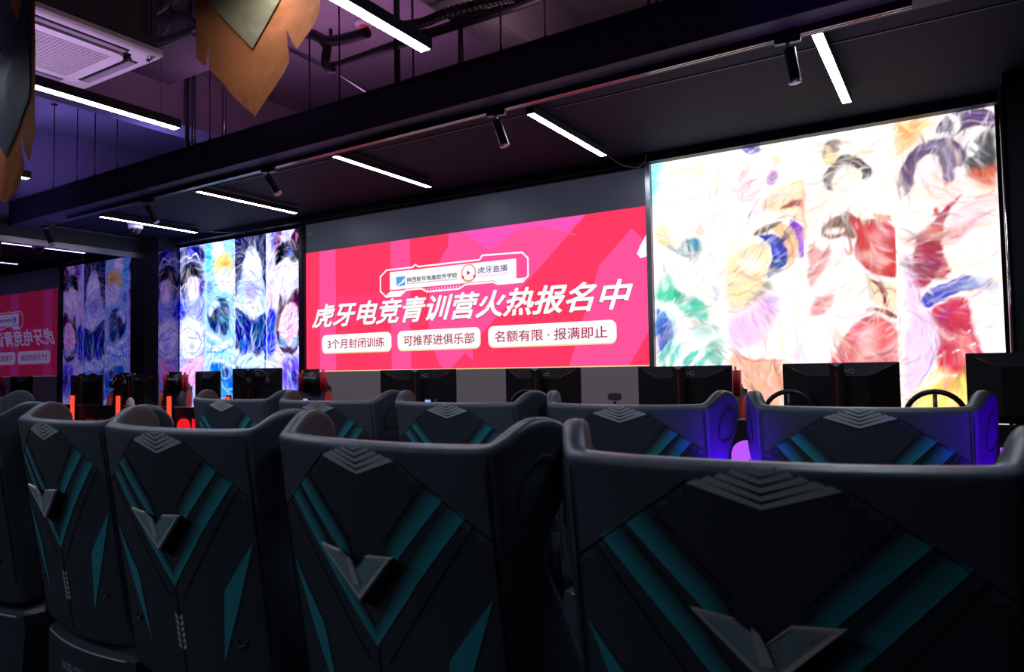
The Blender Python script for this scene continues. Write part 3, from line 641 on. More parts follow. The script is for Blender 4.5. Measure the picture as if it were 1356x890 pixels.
('p','f0dcb0',0.015,1,1,[(-0.815,3.079),(-0.776,3.126),(-0.754,3.041),(-0.683,3.002),(-0.77,2.937),(-0.831,2.973)]),
('p','433c40',0.012,1,1,[(-0.84,2.907),(-0.731,2.997),(-0.67,3.032),(-0.564,2.982),(-0.497,2.879),(-0.507,2.802),(-0.559,2.797),(-0.575,2.879),(-0.625,2.934),(-0.71,2.913),(-0.768,2.842),(-0.762,2.734),(-0.82,2.777)]),
('l','a8a0a8',0.01,1,0.015,[(-0.694,3.018),(-0.6,2.962),(-0.532,2.885)]),
('p','fff4ee',0.03,0.9,1,[(-0.587,2.801),(-0.607,2.727),(-0.653,2.686),(-0.71,2.693),(-0.754,2.748),(-0.769,2.829),(-0.749,2.905),(-0.701,2.946),(-0.645,2.936),(-0.601,2.881)]),
('l','e8c0a0',0.01,0.7,0.008,[(-0.75,3.175),(-0.616,3.203),(-0.5,3.142),(-0.382,3.198)]),
('p','84604c',0.012,1,1,[(-0.879,2.489),(-0.783,2.563),(-0.673,2.576),(-0.623,2.451),(-0.633,2.36),(-0.715,2.409),(-0.753,2.378),(-0.862,2.417)]),
('p','fff2ec',0.02,1,1,[(-0.845,2.469),(-0.749,2.484),(-0.678,2.431),(-0.8,2.418)]),
('p','c24648',0.012,1,1,[(-0.674,2.563),(-0.581,2.499),(-0.465,2.497),(-0.324,2.424),(-0.329,2.048),(-0.446,2.07),(-0.582,2.146),(-0.648,2.283),(-0.62,2.385),(-0.641,2.466)]),
('p','f0a8a8',0.05,0.8,1,[(-0.525,2.427),(-0.41,2.426),(-0.439,2.262),(-0.53,2.297)]),
('p','f8c8c0',0.03,0.7,1,[(-0.6,2.304),(-0.373,2.204),(-0.443,2.134),(-0.58,2.198)]),
('l','6a2a2c',0.01,1,0.018,[(-0.685,2.577),(-0.604,2.514),(-0.476,2.494),(-0.395,2.515)]),
('p','d8a078',0.01,1,1,[(-0.532,2.571),(-0.418,2.517),(-0.352,2.471),(-0.454,2.483)]),
('l','b84848',0.01,1,0.018,[(-0.691,2.406),(-0.647,2.309),(-0.673,2.246),(-0.694,2.314)]),
('p','d8888a',0.02,0.8,1,[(-0.963,2.396),(-0.829,2.301),(-0.767,2.321),(-0.871,2.144),(-0.951,1.99),(-0.961,2.152)]),
('p','e0a0a0',0.02,1,1,[(-0.959,1.909),(-0.877,1.958),(-0.766,1.982),(-0.832,1.848),(-0.92,1.787),(-0.961,1.829)]),
('l','b86068',0.01,1,0.008,[(-0.942,1.882),(-0.804,1.953)]),
('p','f4dcc0',0.012,1,1,[(-0.526,2.076),(-0.336,1.985),(-0.338,1.795),(-0.544,1.884)]),
('l','7a3030',0.008,1,0.035,[(-0.538,2.064),(-0.459,2.007),(-0.431,1.851)]),
('l','7a3230',0.008,1,0.035,[(-0.569,1.846),(-0.454,1.822),(-0.34,1.757)]),
('l','a86040',0.01,1,0.01,[(-0.507,1.959),(-0.426,1.991),(-0.334,1.921)]),
('p','d66a70',0.015,1,1,[(-0.833,1.451),(-0.742,1.633),(-0.642,1.759),(-0.547,1.806),(-0.337,1.707),(-0.355,1.091),(-0.858,1.083)]),
('p','ffc8c4',0.06,0.9,1,[(-0.596,1.731),(-0.482,1.7),(-0.56,1.446),(-0.679,1.371)]),
('p','f4a0a0',0.05,0.6,1,[(-0.438,1.647),(-0.349,1.619),(-0.348,1.342),(-0.449,1.343)]),
('p','ffffff',0.02,1,1,[(-0.963,1.775),(-0.758,1.871),(-0.565,1.963),(-0.593,1.835),(-0.741,1.659),(-0.844,1.478),(-0.969,1.454)]),
('p','fff6f2',0.004,1,0,[(-0.345,3.294),(0.283,3.3),(0.201,-0.3),(-0.405,-0.4)]),
('p','ffc890',0.05,1,1,[(-0.341,3.203),(-0.202,3.214),(-0.117,3.159),(-0.209,3.024),(-0.312,2.94),(-0.347,3.049)]),
('p','ff9a68',0.03,0.7,1,[(-0.325,3.225),(-0.27,3.189),(-0.208,3.049),(-0.296,3.091)]),
('l','ffe8a8',0.01,1,0.03,[(-0.291,3.219),(-0.228,3.104),(-0.096,3.155)]),
('p','3c3844',0.03,1,1,[(0.085,2.897),(0.192,3.025),(0.278,3.057),(0.276,2.695),(0.18,2.71),(0.1,2.747)]),
('p','cc7058',0.04,1,1,[(0.09,2.76),(0.183,2.782),(0.279,2.791),(0.273,2.623),(0.138,2.667)]),
('p','4b3263',0.012,1,1,[(-0.081,3.089),(-0.052,3.171),(0.034,3.209),(0.159,3.216),(0.278,3.167),(0.276,3.021),(0.194,3.079),(0.113,3.089),(0.069,3.036),(-0.014,3.039)]),
('l','b090c8',0.01,1,0.008,[(0.033,3.18),(0.158,3.191),(0.276,3.123)]),
('l','8a5a98',0.01,1,0.008,[(0.032,3.147),(0.157,3.16),(0.275,3.092)]),
('l','d8b8e0',0.01,1,0.008,[(0.031,3.118),(0.155,3.13),(0.274,3.063)]),
('l','ffffff',0.008,1,0.045,[(0.002,3.186),(0.048,3.139),(0.054,3.076),(0.007,3.04),(-0.056,3.064)]),
('p','ffffff',0.01,1,1,[(0.168,2.919),(0.157,2.887),(0.131,2.87),(0.099,2.875),(0.074,2.901),(0.066,2.937),(0.077,2.97),(0.103,2.987),(0.135,2.981),(0.159,2.955)]),
('p','563868',0.012,1,1,[(-0.341,2.777),(-0.28,2.908),(-0.21,2.999),(-0.089,3.048),(0.027,3.011),(0.096,2.932),(0.081,2.811),(0.041,2.83),(0.015,2.71),(-0.062,2.634),(-0.041,2.781),(-0.072,2.911),(-0.136,2.947),(-0.215,2.859),(-0.248,2.699),(-0.299,2.63),(-0.286,2.73),(-0.336,2.712)]),
('l','b4a0d0',0.01,1,0.015,[(-0.189,2.969),(-0.08,3.001),(-0,2.862),(-0.016,2.715)]),
('l','d88a98',0.01,1,0.014,[(-0.015,3.014),(0.034,2.93),(0.051,2.828)]),
('l','c890a8',0.01,1,0.012,[(-0.305,2.836),(-0.332,2.711),(-0.302,2.605)]),
('p','ffecec',0.02,1,1,[(-0.216,2.847),(-0.137,2.922),(-0.074,2.874),(-0.057,2.746),(-0.105,2.616),(-0.159,2.611),(-0.22,2.721)]),
('p','ffe4de',0.02,1,1,[(-0.093,2.651),(0.016,2.735),(0.074,2.627),(0.01,2.562),(-0.076,2.524)]),
('p','c85050',0.01,1,1,[(-0.074,2.519),(-0.079,2.502),(-0.089,2.492),(-0.1,2.494),(-0.11,2.506),(-0.113,2.524),(-0.108,2.541),(-0.098,2.551),(-0.087,2.549),(-0.077,2.537)]),
('p','a82450',0.012,1,1,[(-0.263,2.169),(-0.235,2.317),(-0.132,2.456),(0.032,2.596),(0.078,2.615),(-0.046,2.471),(-0.073,2.325),(-0.059,2.15),(-0.009,2.071),(-0.138,2.02),(-0.217,1.939),(-0.263,2.042)]),
('p','ee7038',0.02,0.9,1,[(-0.2,2.389),(-0.134,2.419),(-0.06,2.398),(-0.105,2.328),(-0.191,2.338)]),
('p','7c1c62',0.05,0.7,1,[(-0.219,2.165),(-0.11,2.204),(-0.092,2.103),(-0.202,2.038)]),
('p','ffd8dc',0.03,1,1,[(-0.038,2.42),(0.072,2.554),(0.257,2.625),(0.296,2.523),(0.212,2.487),(0.085,2.356),(-0.024,2.221)]),
('l','d87088',0.02,0.8,0.018,[(0.021,2.314),(0.108,2.427),(0.251,2.469)]),
('l','f09098',0.01,1,0.012,[(0.134,2.57),(0.256,2.613)]),
('p','e8d0f4',0.04,1,1,[(-0.313,2.249),(-0.253,2.142),(-0.229,1.889),(-0.188,1.837),(-0.322,1.744)]),
('l','c070a0',0.01,1,0.01,[(-0.305,2.223),(-0.246,2.016),(-0.219,1.864)]),
('p','4646ae',0.01,1,1,[(-0.225,1.889),(-0.161,1.965),(-0.032,2.012),(0.073,2.045),(0.182,1.983),(0.171,1.948),(0.048,1.932),(-0.1,1.881),(-0.189,1.812)]),
('l','a0a0ec',0.01,1,0.012,[(-0.187,1.862),(-0.056,1.947),(0.171,1.965)]),
('l','8888e0',0.01,1,0.012,[(-0.185,1.924),(-0.033,1.995),(0.112,2.008)]),
('p','ccc8f0',0.02,0.8,1,[(0.073,2.052),(0.233,2.015),(0.278,1.904),(0.17,1.936)]),
('p','c42a58',0.015,1,1,[(-0.167,1.823),(-0.08,1.867),(0.063,1.907),(0.083,1.772),(0.117,1.602),(0.151,1.433),(0.167,1.1),(-0.088,1.096),(-0.138,1.438),(-0.11,1.635)]),
('p','8a1c78',0.04,0.7,1,[(-0.136,1.784),(-0.018,1.827),(-0.065,1.707),(-0.108,1.684)]),
('p','ff9a90',0.05,0.7,1,[(-0.005,1.631),(0.096,1.578),(0.088,1.386),(-0.033,1.436)]),
('p','ffffff',0.03,1,1,[(0.077,1.894),(0.225,1.812),(0.279,1.69),(0.264,1.289),(0.152,1.481),(0.1,1.699)]),
('p','ecd4f8',0.03,1,1,[(-0.322,1.744),(-0.188,1.824),(-0.155,1.686),(-0.125,1.512),(-0.183,1.39),(-0.321,1.167),(-0.342,1.342)]),
('l','b090d8',0.01,1,0.012,[(-0.167,1.811),(-0.142,1.636),(-0.125,1.512),(-0.252,1.266)]),
('p','ffe488',0.05,1,1,[(-0.322,1.142),(-0.208,1.291),(-0.097,1.413),(-0.037,1.339),(0.036,1.363),(0.205,1.29),(0.192,0.958),(-0.33,0.942)]),
('p','ffb070',0.04,0.8,1,[(-0.145,1.266),(-0.058,1.339),(0.002,1.266),(-0.084,1.193)]),
('l','ffffff',0.01,1,0.02,[(-0.277,1.192),(-0.12,1.364),(-0.016,1.339)]),
('l','ffffff',0.006,1,0.014,[(0.043,1.643),(0.074,1.661)]),
('l','ffffff',0.006,1,0.014,[(0.06,1.546),(0.091,1.564)]),
('l','ffffff',0.006,1,0.014,[(-0.034,1.512),(-0.003,1.531)]),
('l','ffffff',0.006,1,0.014,[(-0.063,1.599),(-0.03,1.617)]),
('l','ffffff',0.006,1,0.014,[(-0.131,1.465),(-0.098,1.484)]),
('l','ffffff',0.008,1,0.016,[(-0.325,2.404),(-0.337,1.846),(-0.353,1.091)]),
]

def chaikin(p, n, closed):
    p = np.array(p, float)
    for _ in range(n):
        q = np.roll(p, -1, 0) if closed else p[1:]
        b = p if closed else p[:-1]
        o = np.empty((len(b) * 2, 2)); o[0::2] = .75 * b + .25 * q; o[1::2] = .25 * b + .75 * q
        p = o if closed else np.vstack([p[:1], o, p[-1:]])
    return p
def segdist(X, Z, a, b):
    d = b - a; L = max(d @ d, 1e-12)
    t = np.clip(((X - a[0]) * d[0] + (Z - a[1]) * d[1]) / L, 0, 1)
    return np.hypot(X - a[0] - t * d[0], Z - a[1] - t * d[1])
def paint(strokes, x0, x1, z0, z1, nx, nz, marks=0, tints=(), edges=()):
    gx, gz = np.meshgrid(np.linspace(x0, x1, nx + 1), np.linspace(z0, z1, nz + 1))
    wx = gx + .006 * np.sin(gz * 23 + gx * 9) + .004 * np.sin(gz * 57 - gx * 31)
    wz = gz + .006 * np.sin(gx * 27 - gz * 11) + .004 * np.sin(gx * 61 + gz * 37)
    img = np.ones(gx.shape + (3,))
    for kind, col, soft, alpha, p, pts in strokes:
        c = np.array(hexc(col)); pa = np.array(pts); straight = kind == 'p' and p == 0
        pad = soft * 2 + (p if kind == 'l' else 0)
        m = (gx > pa[:, 0].min() - pad) & (gx < pa[:, 0].max() + pad) & (gz > pa[:, 1].min() - pad) & (gz < pa[:, 1].max() + pad)
        if not m.any(): continue
        X, Z = (gx[m], gz[m]) if straight else (wx[m], wz[m])
        if kind == 'p':
            q = pa if straight else chaikin(pa, 2, True)
            ins = np.zeros(X.shape, bool); dist = np.full(X.shape, 9.)
            for a, b in zip(q, np.roll(q, -1, 0)):
                cross = ((a[1] > Z) != (b[1] > Z)) & (X < (b[0] - a[0]) * (Z - a[1]) / (b[1] - a[1] + 1e-12) + a[0])
                ins ^= cross; dist = np.minimum(dist, segdist(X, Z, a, b))
            sd = np.where(ins, dist, -dist)
        else:
            q = chaikin(pa, 2, False); n = len(q) - 1; sd = np.full(X.shape, -9.)
            for i, (a, b) in enumerate(zip(q, q[1:])):
                wd = p / 2 * (.35 + .65 * math.sin(PI * (i + .5) / n))
                sd = np.maximum(sd, wd - segdist(X, Z, a, b))
        k = np.clip(sd / soft * .5 + .5, 0, 1); k = (k * k * (3 - 2 * k) * alpha)[:, None]
        img[m] = img[m] * (1 - k) + c * k
    # painterly pass: thousands of short brush marks that pick up and vary the colour below them
    rng = np.random.RandomState(5)
    dx = (x1 - x0) / nx; dz = (z1 - z0) / nz
    for n_ in range(marks):
        big = n_ < marks * .12
        cx, cz = rng.uniform(x0, x1), rng.uniform(z0, z1)
        i, j = int((cx - x0) / dx), int((cz - z0) / dz)
        base = img[min(j, nz), min(i, nx)].copy()
        th = 1.1 + 1.5 * math.sin(cx * 2.3 + 1) + 1.2 * math.cos(cz * 2.9 + cx) + rng.uniform(-.5, .5)
        ln = rng.uniform(.10, .26) if big else rng.uniform(.03, .11); wd = rng.uniform(.018, .045) if big else rng.uniform(.004, .013)
        k = rng.uniform()
        lum = base.mean()
        if lum > .8: c = tuple(base * np.array(tints[rng.randint(len(tints))]))
        elif k < .45: c = base * rng.uniform(.35, .8)
        elif k < .8: c = base + (1 - base) * rng.uniform(.15, .6)
        else: c = base[[0, 2, 1]] * .6 + base * .4
        c = np.array(c)
        i0, i1 = max(0, i - int(ln / dx) - 2), min(nx + 1, i + int(ln / dx) + 3)
        j0, j1 = max(0, j - int(ln / dz) - 2), min(nz + 1, j + int(ln / dz) + 3)
        X = gx[j0:j1, i0:i1] - cx; Z = gz[j0:j1, i0:i1] - cz
        u = X * math.cos(th) + Z * math.sin(th); v = -X * math.sin(th) + Z * math.cos(th) + 2.5 * u * u * (1 if k > .5 else -1)
        a_ = np.clip(1 - (u / ln) ** 2, 0, 1) * np.clip(1.4 - np.abs(v) / wd, 0, 1) * .75
        a_ = a_[..., None] * (rng.uniform(.2, .45) if big else rng.uniform(.4, 1))
        # keep the marks inside their own upright panel
        for e_ in edges:
            a_ = a_ * ((gx[j0:j1, i0:i1] - e_) * (cx - e_) > 0)[..., None]
        img[j0:j1, i0:i1] = img[j0:j1, i0:i1] * (1 - a_) + np.clip(c, 0, 1) * a_
    s = np.sin(gx * 190 + 9 * np.sin(gz * 6) + gz * 60) * np.sin(gz * 45 + 7 * np.sin(gx * 8))
    lum = img.mean(2)
    img *= (1 + .10 * s * (1 - np.clip(lum, 0, 1)))[..., None]
    return gx, gz, img
def picture(name, strokes, x0, x1, z0, z1, y, nx, nz, m, parent, gain, gam, sat, wash, marks, tints, edges):
    gx, gz, img = paint(strokes, x0, x1, z0, z1, nx, nz, marks, tints, edges)
    lum = img.mean(2, keepdims=True); img = lum + (img - lum) * sat
    img = (np.clip(img, 0, 1) ** gam * (1 - wash) + wash) * gain
    me = bpy.data.meshes.new(name); n = (nx + 1) * (nz + 1)
    co = np.stack([gx.ravel(), np.full(n, y), gz.ravel()], 1)
    idx = np.arange(n).reshape(nz + 1, nx + 1)
    f = np.stack([idx[:-1, :-1], idx[:-1, 1:], idx[1:, 1:], idx[1:, :-1]], -1).reshape(-1, 4)
    me.vertices.add(n); me.vertices.foreach_set('co', co.ravel())
    me.loops.add(f.size); me.loops.foreach_set('vertex_index', f.ravel().astype(np.int32))
    me.polygons.add(len(f)); me.polygons.foreach_set('loop_start', np.arange(0, f.size, 4, dtype=np.int32))
    me.update(calc_edges=True)
    ca = me.color_attributes.new('picture', 'FLOAT_COLOR', 'POINT')
    ca.data.foreach_set('color', np.concatenate([img.reshape(-1, 3), np.ones((n, 1))], 1).ravel())
    me.materials.append(m)
    return link(bpy.data.objects.new(name, me), parent)
def frame_ring(name, x0, z0, x1, z1, w, y0, y1, m, parent):
    bm = bmesh.new()
    for c, s in ((((x0 + x1) / 2, z1 + w / 2), (x1 - x0 + 2 * w, w)), (((x0 + x1) / 2, z0 - w / 2), (x1 - x0 + 2 * w, w)),
                 ((x0 - w / 2, (z0 + z1) / 2), (w, z1 - z0)), ((x1 + w / 2, (z0 + z1) / 2), (w, z1 - z0))):
        addbox(bm, (c[0], (y0 + y1) / 2, c[1]), (s[0], y1 - y0, s[1]))
    return fin(name, bm, m, parent)
SB = .55
# left portrait screen
XA0, XA1, ZA = -8.925, -6.60, 3.155
t = empty('led_screen', (0, 0, 0), 0, 'left portrait wall screen of four bright blue and violet abstract panels', 'screen')
box('cabinet', ((XA0 + XA1) / 2, WY + .03, (SB + ZA) / 2), (XA1 - XA0, .05, ZA - SB), M['black'], t)
picture('picture', PAINT_A, XA0, XA1, SB, ZA, WY, 230, 250, vemat('left_picture', 1.0), t, 1.7, 1.35, 1.4, .0, 3400, ((.22, .25, .85), (.45, .5, 1), (.6, .75, 1), (.75, .5, .95), (.8, .9, 1), (1, 1, 1)), (-8.377, -7.781, -7.181))
# centre screen
XB0, XB1, ZB = -6.49, -2.262, 3.178
t = empty('led_screen', (0, 0, 0), 0, 'wide centre wall screen showing a red advert with Chinese lettering', 'screen')
box('cabinet', ((XB0 + XB1) / 2, WY + .03, (SB + ZB) / 2), (XB1 - XB0, .05, ZB - SB), M['black'], t)
frame_ring('bezel', XB0, SB, XB1, ZB, .045, WY - .03, WY + .03, M['black'], t)
plate('idle_band', rect(XB0, 2.845, XB1, ZB), WY - .001, .004, M['ledoff'], t)
plate('lower_band', rect(XB0, SB, XB1, 1.452), WY - .001, .004, M['ledgrey'], t)
RZ0, RZ1 = 1.452, 2.843
def e(h, s=1.0): return emat('screen_' + h, hexc(h), s)
E_ = {h: e(h) for h in ('ff3c66', 'ff559c', 'ff3f78', 'ffffff', 'd81f52', 'ff58c0', '2a2350', '5aa8e8', '6a4a9a', 'f4a070', 'ffb8e8', 'f7d9a0', 'b83a60')}
plate('red_field', rect(XB0, RZ0, XB1, RZ1), WY - .002, .003, E_['ff3c66'], t)
def art(name, pts, h, lay, p=None): return plate(name, pts, WY - .0025 - .0008 * lay, .0008, E_[h], p or t)
art('pale_shape', rect(-6.268, RZ0, -6.008, RZ1), 'ff559c', 1)
art('pale_shape', rect(-5.185, RZ0, -4.915, RZ1), 'ff559c', 1)
art('pale_shape', rect(-6.008, 2.0, -5.185, 2.295), 'ff3f78', 1)
# big ring: outer minus inner disc
arc = [(-4.405, RZ1)]
cxr, czr = -3.62, 2.02
for k in range(0, 19):
    a = math.radians(128 + k * 5.2); arc.append((cxr + 1.06 * math.cos(a), czr + 1.04 * math.sin(a)))
arc = [p for p in arc if RZ0 < p[1] <= RZ1] + [(-4.46, RZ0), (-4.40, RZ0)]
inner = []
for k in range(0, 25):
    a = math.radians(60 + k * 6.4); inner.append((-3.36 + .86 * math.cos(a), 1.92 + .85 * math.sin(a)))
inner = inner[::-1]
inner = [p for p in inner if p[1] > RZ0]
art('pale_shape', arc + [(-4.27, 1.66)] + inner + [(-3.051, 2.683), (-2.846, RZ1 - .005)], 'ff559c', 2)
art('pale_shape', [(-4.25, RZ1 - .003), (-3.9, 2.62), (-3.6, 2.78), (-3.35, 2.80), (-3.06, 2.70), (-2.85, RZ1 - .003)], 'ff58c0', 3)
art('pale_shape', [(-2.405, 2.661), (-2.27, 2.52), (-2.264, 1.76), (-2.461, RZ0), (-3.052, RZ0), (-2.78, 1.60), (-2.60, 1.80), (-2.505, 2.0), (-2.60, 2.22), (-2.727, 2.361)], 'ff559c', 2)
art('white_petal', [(-2.266, 2.60), (-2.33, 2.50), (-2.362, 2.432), (-2.33, 2.39), (-2.271, 2.40)], 'ffffff', 3)
# emblem frame and logo strip
art('logo_strip', rect(-5.196, 2.315, -3.597, 2.508), 'ffffff', 6)
fr = [(-5.24, 2.535), (-4.88, 2.535), (-4.84, 2.56), (-4.80, 2.535), (-4.02, 2.535), (-3.99, 2.575), (-3.53, 2.56), (-3.465, 2.50), (-3.465, 2.33), (-3.53, 2.275),
      (-3.81, 2.275), (-3.87, 2.30), (-4.20, 2.30), (-4.28, 2.262), (-4.69, 2.262), (-4.76, 2.30), (-4.97, 2.30), (-5.05, 2.245), (-5.25, 2.245), (-5.33, 2.31), (-5.33, 2.47)]
bm = bmesh.new()
n = len(fr)
for i in range(n):
    a = Vector((*fr[i], 0)); b = Vector((*fr[(i + 1) % n], 0)); d_ = (b - a).normalized(); p_ = Vector((-d_.y, d_.x, 0)) * .0085
    prism(bm, [((a - d_ * .006 + p_).x, (a - d_ * .006 + p_).y), ((b + d_ * .006 + p_).x, (b + d_ * .006 + p_).y), ((b + d_ * .006 - p_).x, (b + d_ * .006 - p_).y), ((a - d_ * .006 - p_).x, (a - d_ * .006 - p_).y)],
          lambda u, v, d: (u, d, v), WY - .0086 - i * .00003, WY - .0078)
fin('logo_frame', bm, E_['ffffff'], t)
art('frame_accent', [(-5.27, 2.25), (-5.05, 2.25), (-4.98, 2.30), (-5.19, 2.30)], 'ffffff', 7)
art('frame_accent', [(-3.80, 2.28), (-3.54, 2.28), (-3.50, 2.315), (-3.86, 2.315)], 'ffffff', 7)
bm = bmesh.new()
for i in range(13):
    x = -4.72 + i * .037
    prism(bm, [(x, 2.272), (x + .016, 2.272), (x + .008, 2.30), (x - .008, 2.30)], lambda u, v, d: (u, d, v), WY - .0085, WY - .008)
fin('frame_hatching', bm, E_['ffb8e8'], t)
art('square_logo', rect(-5.105, 2.349, -4.984, 2.449), '5aa8e8', 7)
for k in range(3):
    pts = [(-5.10 + .035 * k, 2.352 + .008 * k), (-5.04 + .02 * k, 2.372 + .01 * k), (-4.99, 2.42 + .004 * k - .02 * k)]
    p1 = [(x, z) for x, z in pts]; p2 = [(x, z + .012) for x, z in pts][::-1]
    art('logo_wave', p1 + p2, 'ffffff', 8)
text_mesh('lettering', '陕西新华电脑软件学校', -4.955, 2.378, -4.298, 2.432, WY - .0092, E_['2a2350'], t, bold=.016)
text_mesh('lettering', 'SHAANXI XINHUA COMPUTER SOFTWARE SCHOOL', -4.955, 2.358, -4.298, 2.371, WY - .0092, E_['6a4a9a'], t, bold=.004)
# round logo with a play triangle
def disc(cx, cz, r, n=28): return [(cx + r * math.cos(2 * PI * k / n), cz + r * math.sin(2 * PI * k / n)) for k in range(n)]
art('round_logo', disc(-4.157, 2.412, .092), 'f4a070', 7); art('round_logo', disc(-4.157, 2.416, .076), 'ffffff', 8)
for s in (-1, 1): art('round_logo', disc(-4.157 + s * .07, 2.375, .016, 12), 'ff3c66', 9)
art('play_mark', [(-4.175, 2.39), (-4.135, 2.415), (-4.175, 2.44)], 'd81f52', 9)
text_mesh('lettering', '虎牙直播', -4.045, 2.395, -3.694, 2.460, WY - .0092, E_['6a4a9a'], t, bold=.012)
text_mesh('lettering', 'HUYA.COM', -4.04, 2.358, -3.695, 2.384, WY - .0092, E_['ffb8e8'], t, bold=.006)
text_mesh('headline', '虎牙电竞青训营火热报名中', -6.375, 1.945, -2.412, 2.215, WY - .0105, E_['b83a60'], t, bold=.030, shear=.30)
text_mesh('headline', '虎牙电竞青训营火热报名中', -6.385, 1.952, -2.402, 2.225, WY - .0125, E_['ffffff'], t, bold=.026, shear=.30)
for (x0, x1, s_, tx0, tx1) in ((-6.228, -5.183, '3个月封闭训练', -6.136, -5.279), (-5.095, -4.026, '可推荐进俱乐部', -5.011, -4.099), (-3.933, -2.570, '名额有限 · 报满即止', -3.856, -2.657)):
    art('pill_edge', rrect(x0, 1.650, x1, 1.862, .062), 'f7d9a0', 5)
    art('pill', rrect(x0, 1.662, x1, 1.866, .062), 'ffffff', 7)
    text_mesh('lettering', s_, tx0, 1.705, tx1, 1.815, WY - .0092, E_['b83a60'], t, bold=.012)
art('gold_line', rect(XB0, RZ0 - .004, XB1, RZ0 + .006), 'f7d9a0', 8)
text_mesh('lettering', 'V3', -6.462, 3.045, -6.395, 3.088, WY - .006, M['text'], t, bold=.01)
# right portrait screen
XC0, XC1, ZC = -2.213, .272, 3.228
t = empty('led_screen', (0, 0, 0), 0, 'right portrait wall screen of four overexposed warm white and pink abstract panels', 'screen')
box('cabinet', ((XC0 + XC1) / 2, WY + .03, (SB + ZC) / 2), (XC1 - XC0, .05, ZC - SB), M['black'], t)
picture('picture', PAINT_C, XC0, XC1, SB, ZC, WY, 300, 300, vemat('right_picture', 1.0), t, 1.30, 1.1, 1.2, .04, 3400, ((1, .66, .60), (1, .82, .55), (.93, .66, .88), (1, .9, .82), (1, 1, 1), (1, 1, 1), (1, 1, 1)), (-1.585, -.975, -.345))
tag(box('trim_15', (-2.2375, WY - .005, (SB + ZC) / 2), (.043, .06, ZC - SB), M['alu']), kind='structure')
tag(box('trim_16', (-6.545, WY - .005, (SB + ZB) / 2), (.060, .07, ZB - SB), M['black']), kind='structure')

# ------------------------------------------------------------------ spectator chairs
TZ = 1.29; XH = .345
def ysurf(x, z): return .37 * x * x + .15 * (TZ - z)
DT = [(.40, .36), (.70, .36), (.78, .32), (.85, .285), (.95, .235), (1.02, .19), (1.10, .17), (1.17, .215), (1.25, .262), (1.5, .262)]
def lerp_tab(tab, v):
    if v <= tab[0][0]: return tab[0][1]
    for (a, p), (b, q) in zip(tab, tab[1:]):
        if v <= b: return p + (q - p) * (v - a) / (b - a)
    return tab[-1][1]
TT = [(0, 1.292), (.15, 1.305), (.35, 1.335), (.55, 1.350), (.75, 1.342), (.9, 1.318), (1.0, 1.275)]
ZB_ = .49
def shell_point(u, t):
    s = 1 if u > 0 else -1; a = abs(u)
    zb = ZB_ + .03 * a * a
    if a <= .62:
        x = s * XH * (a / .62); zt = TZ + .004 * (a / .62) ** 4
        z = zb + t * (zt - zb); return Vector((x, ysurf(x, z), z))
    w = (a - .62) / .38
    zt = lerp_tab(TT, w); z = zb + t * (zt - zb)
    y0 = ysurf(XH, z); yt = lerp_tab(DT, z)
    flare = lerp_tab([(.4, .07), (.8, .06), (1.05, .05), (1.2, .082), (1.4, .09)], z)
    x = s * (XH + flare * (w ** .75))
    y = y0 + (max(yt, y0 + .05) - y0) * w
    return Vector((x, y, z))
def build_shell():
    NU, NT = 44, 36
    bm = bmesh.new(); vs = []
    us = [-1 + 2 * i / NU for i in range(NU + 1)]
    ts = [((j / NT) ** .85) for j in range(NT + 1)]
    for t_ in ts: vs.append([bm.verts.new(shell_point(u, t_)) for u in us])
    for j in range(NT):
        for i in range(NU):
            f = bm.faces.new((vs[j][i], vs[j][i + 1], vs[j + 1][i + 1], vs[j + 1][i]))
    bm.normal_update()
    me = bpy.data.meshes.new('back_shell')
    for f in bm.faces:
        if f.normal.y > 0: f.normal_flip()
    # hood over the shoulders made lighter: light from above put into the colour
    for f in bm.faces:
        c = f.calc_center_median(); x = abs(c.x)
        f.material_index = 1 if c.z > 1.255 - .80 * max(0, x - .12) and c.z > .95 and c.y < ysurf(XH, c.z) + .03 and x < XH else 0
        f.smooth = True
    bm.to_mesh(me); bm.free()
    me.materials.append(M['leather']); me.materials.append(M['hood'])
    o = bpy.data.objects.new('back_shell', me); COL.objects.link(o)
    me.materials.append(M['inner'])
    s = o.modifiers.new('padding', 'SOLIDIFY'); s.thickness = .05; s.offset = -1; s.use_even_offset = False
    s.material_offset = 2; s.material_offset_rim = 0
    b = o.modifiers.new('round', 'SUBSURF'); b.levels = 1; b.render_levels = 1
    return o
def on_shell(x, z, off): 
    y = ysurf(x, z); nx = .74 * x; n = Vector((nx, -1, -.15)).normalized()
    return Vector((x, y, z)) + n * off
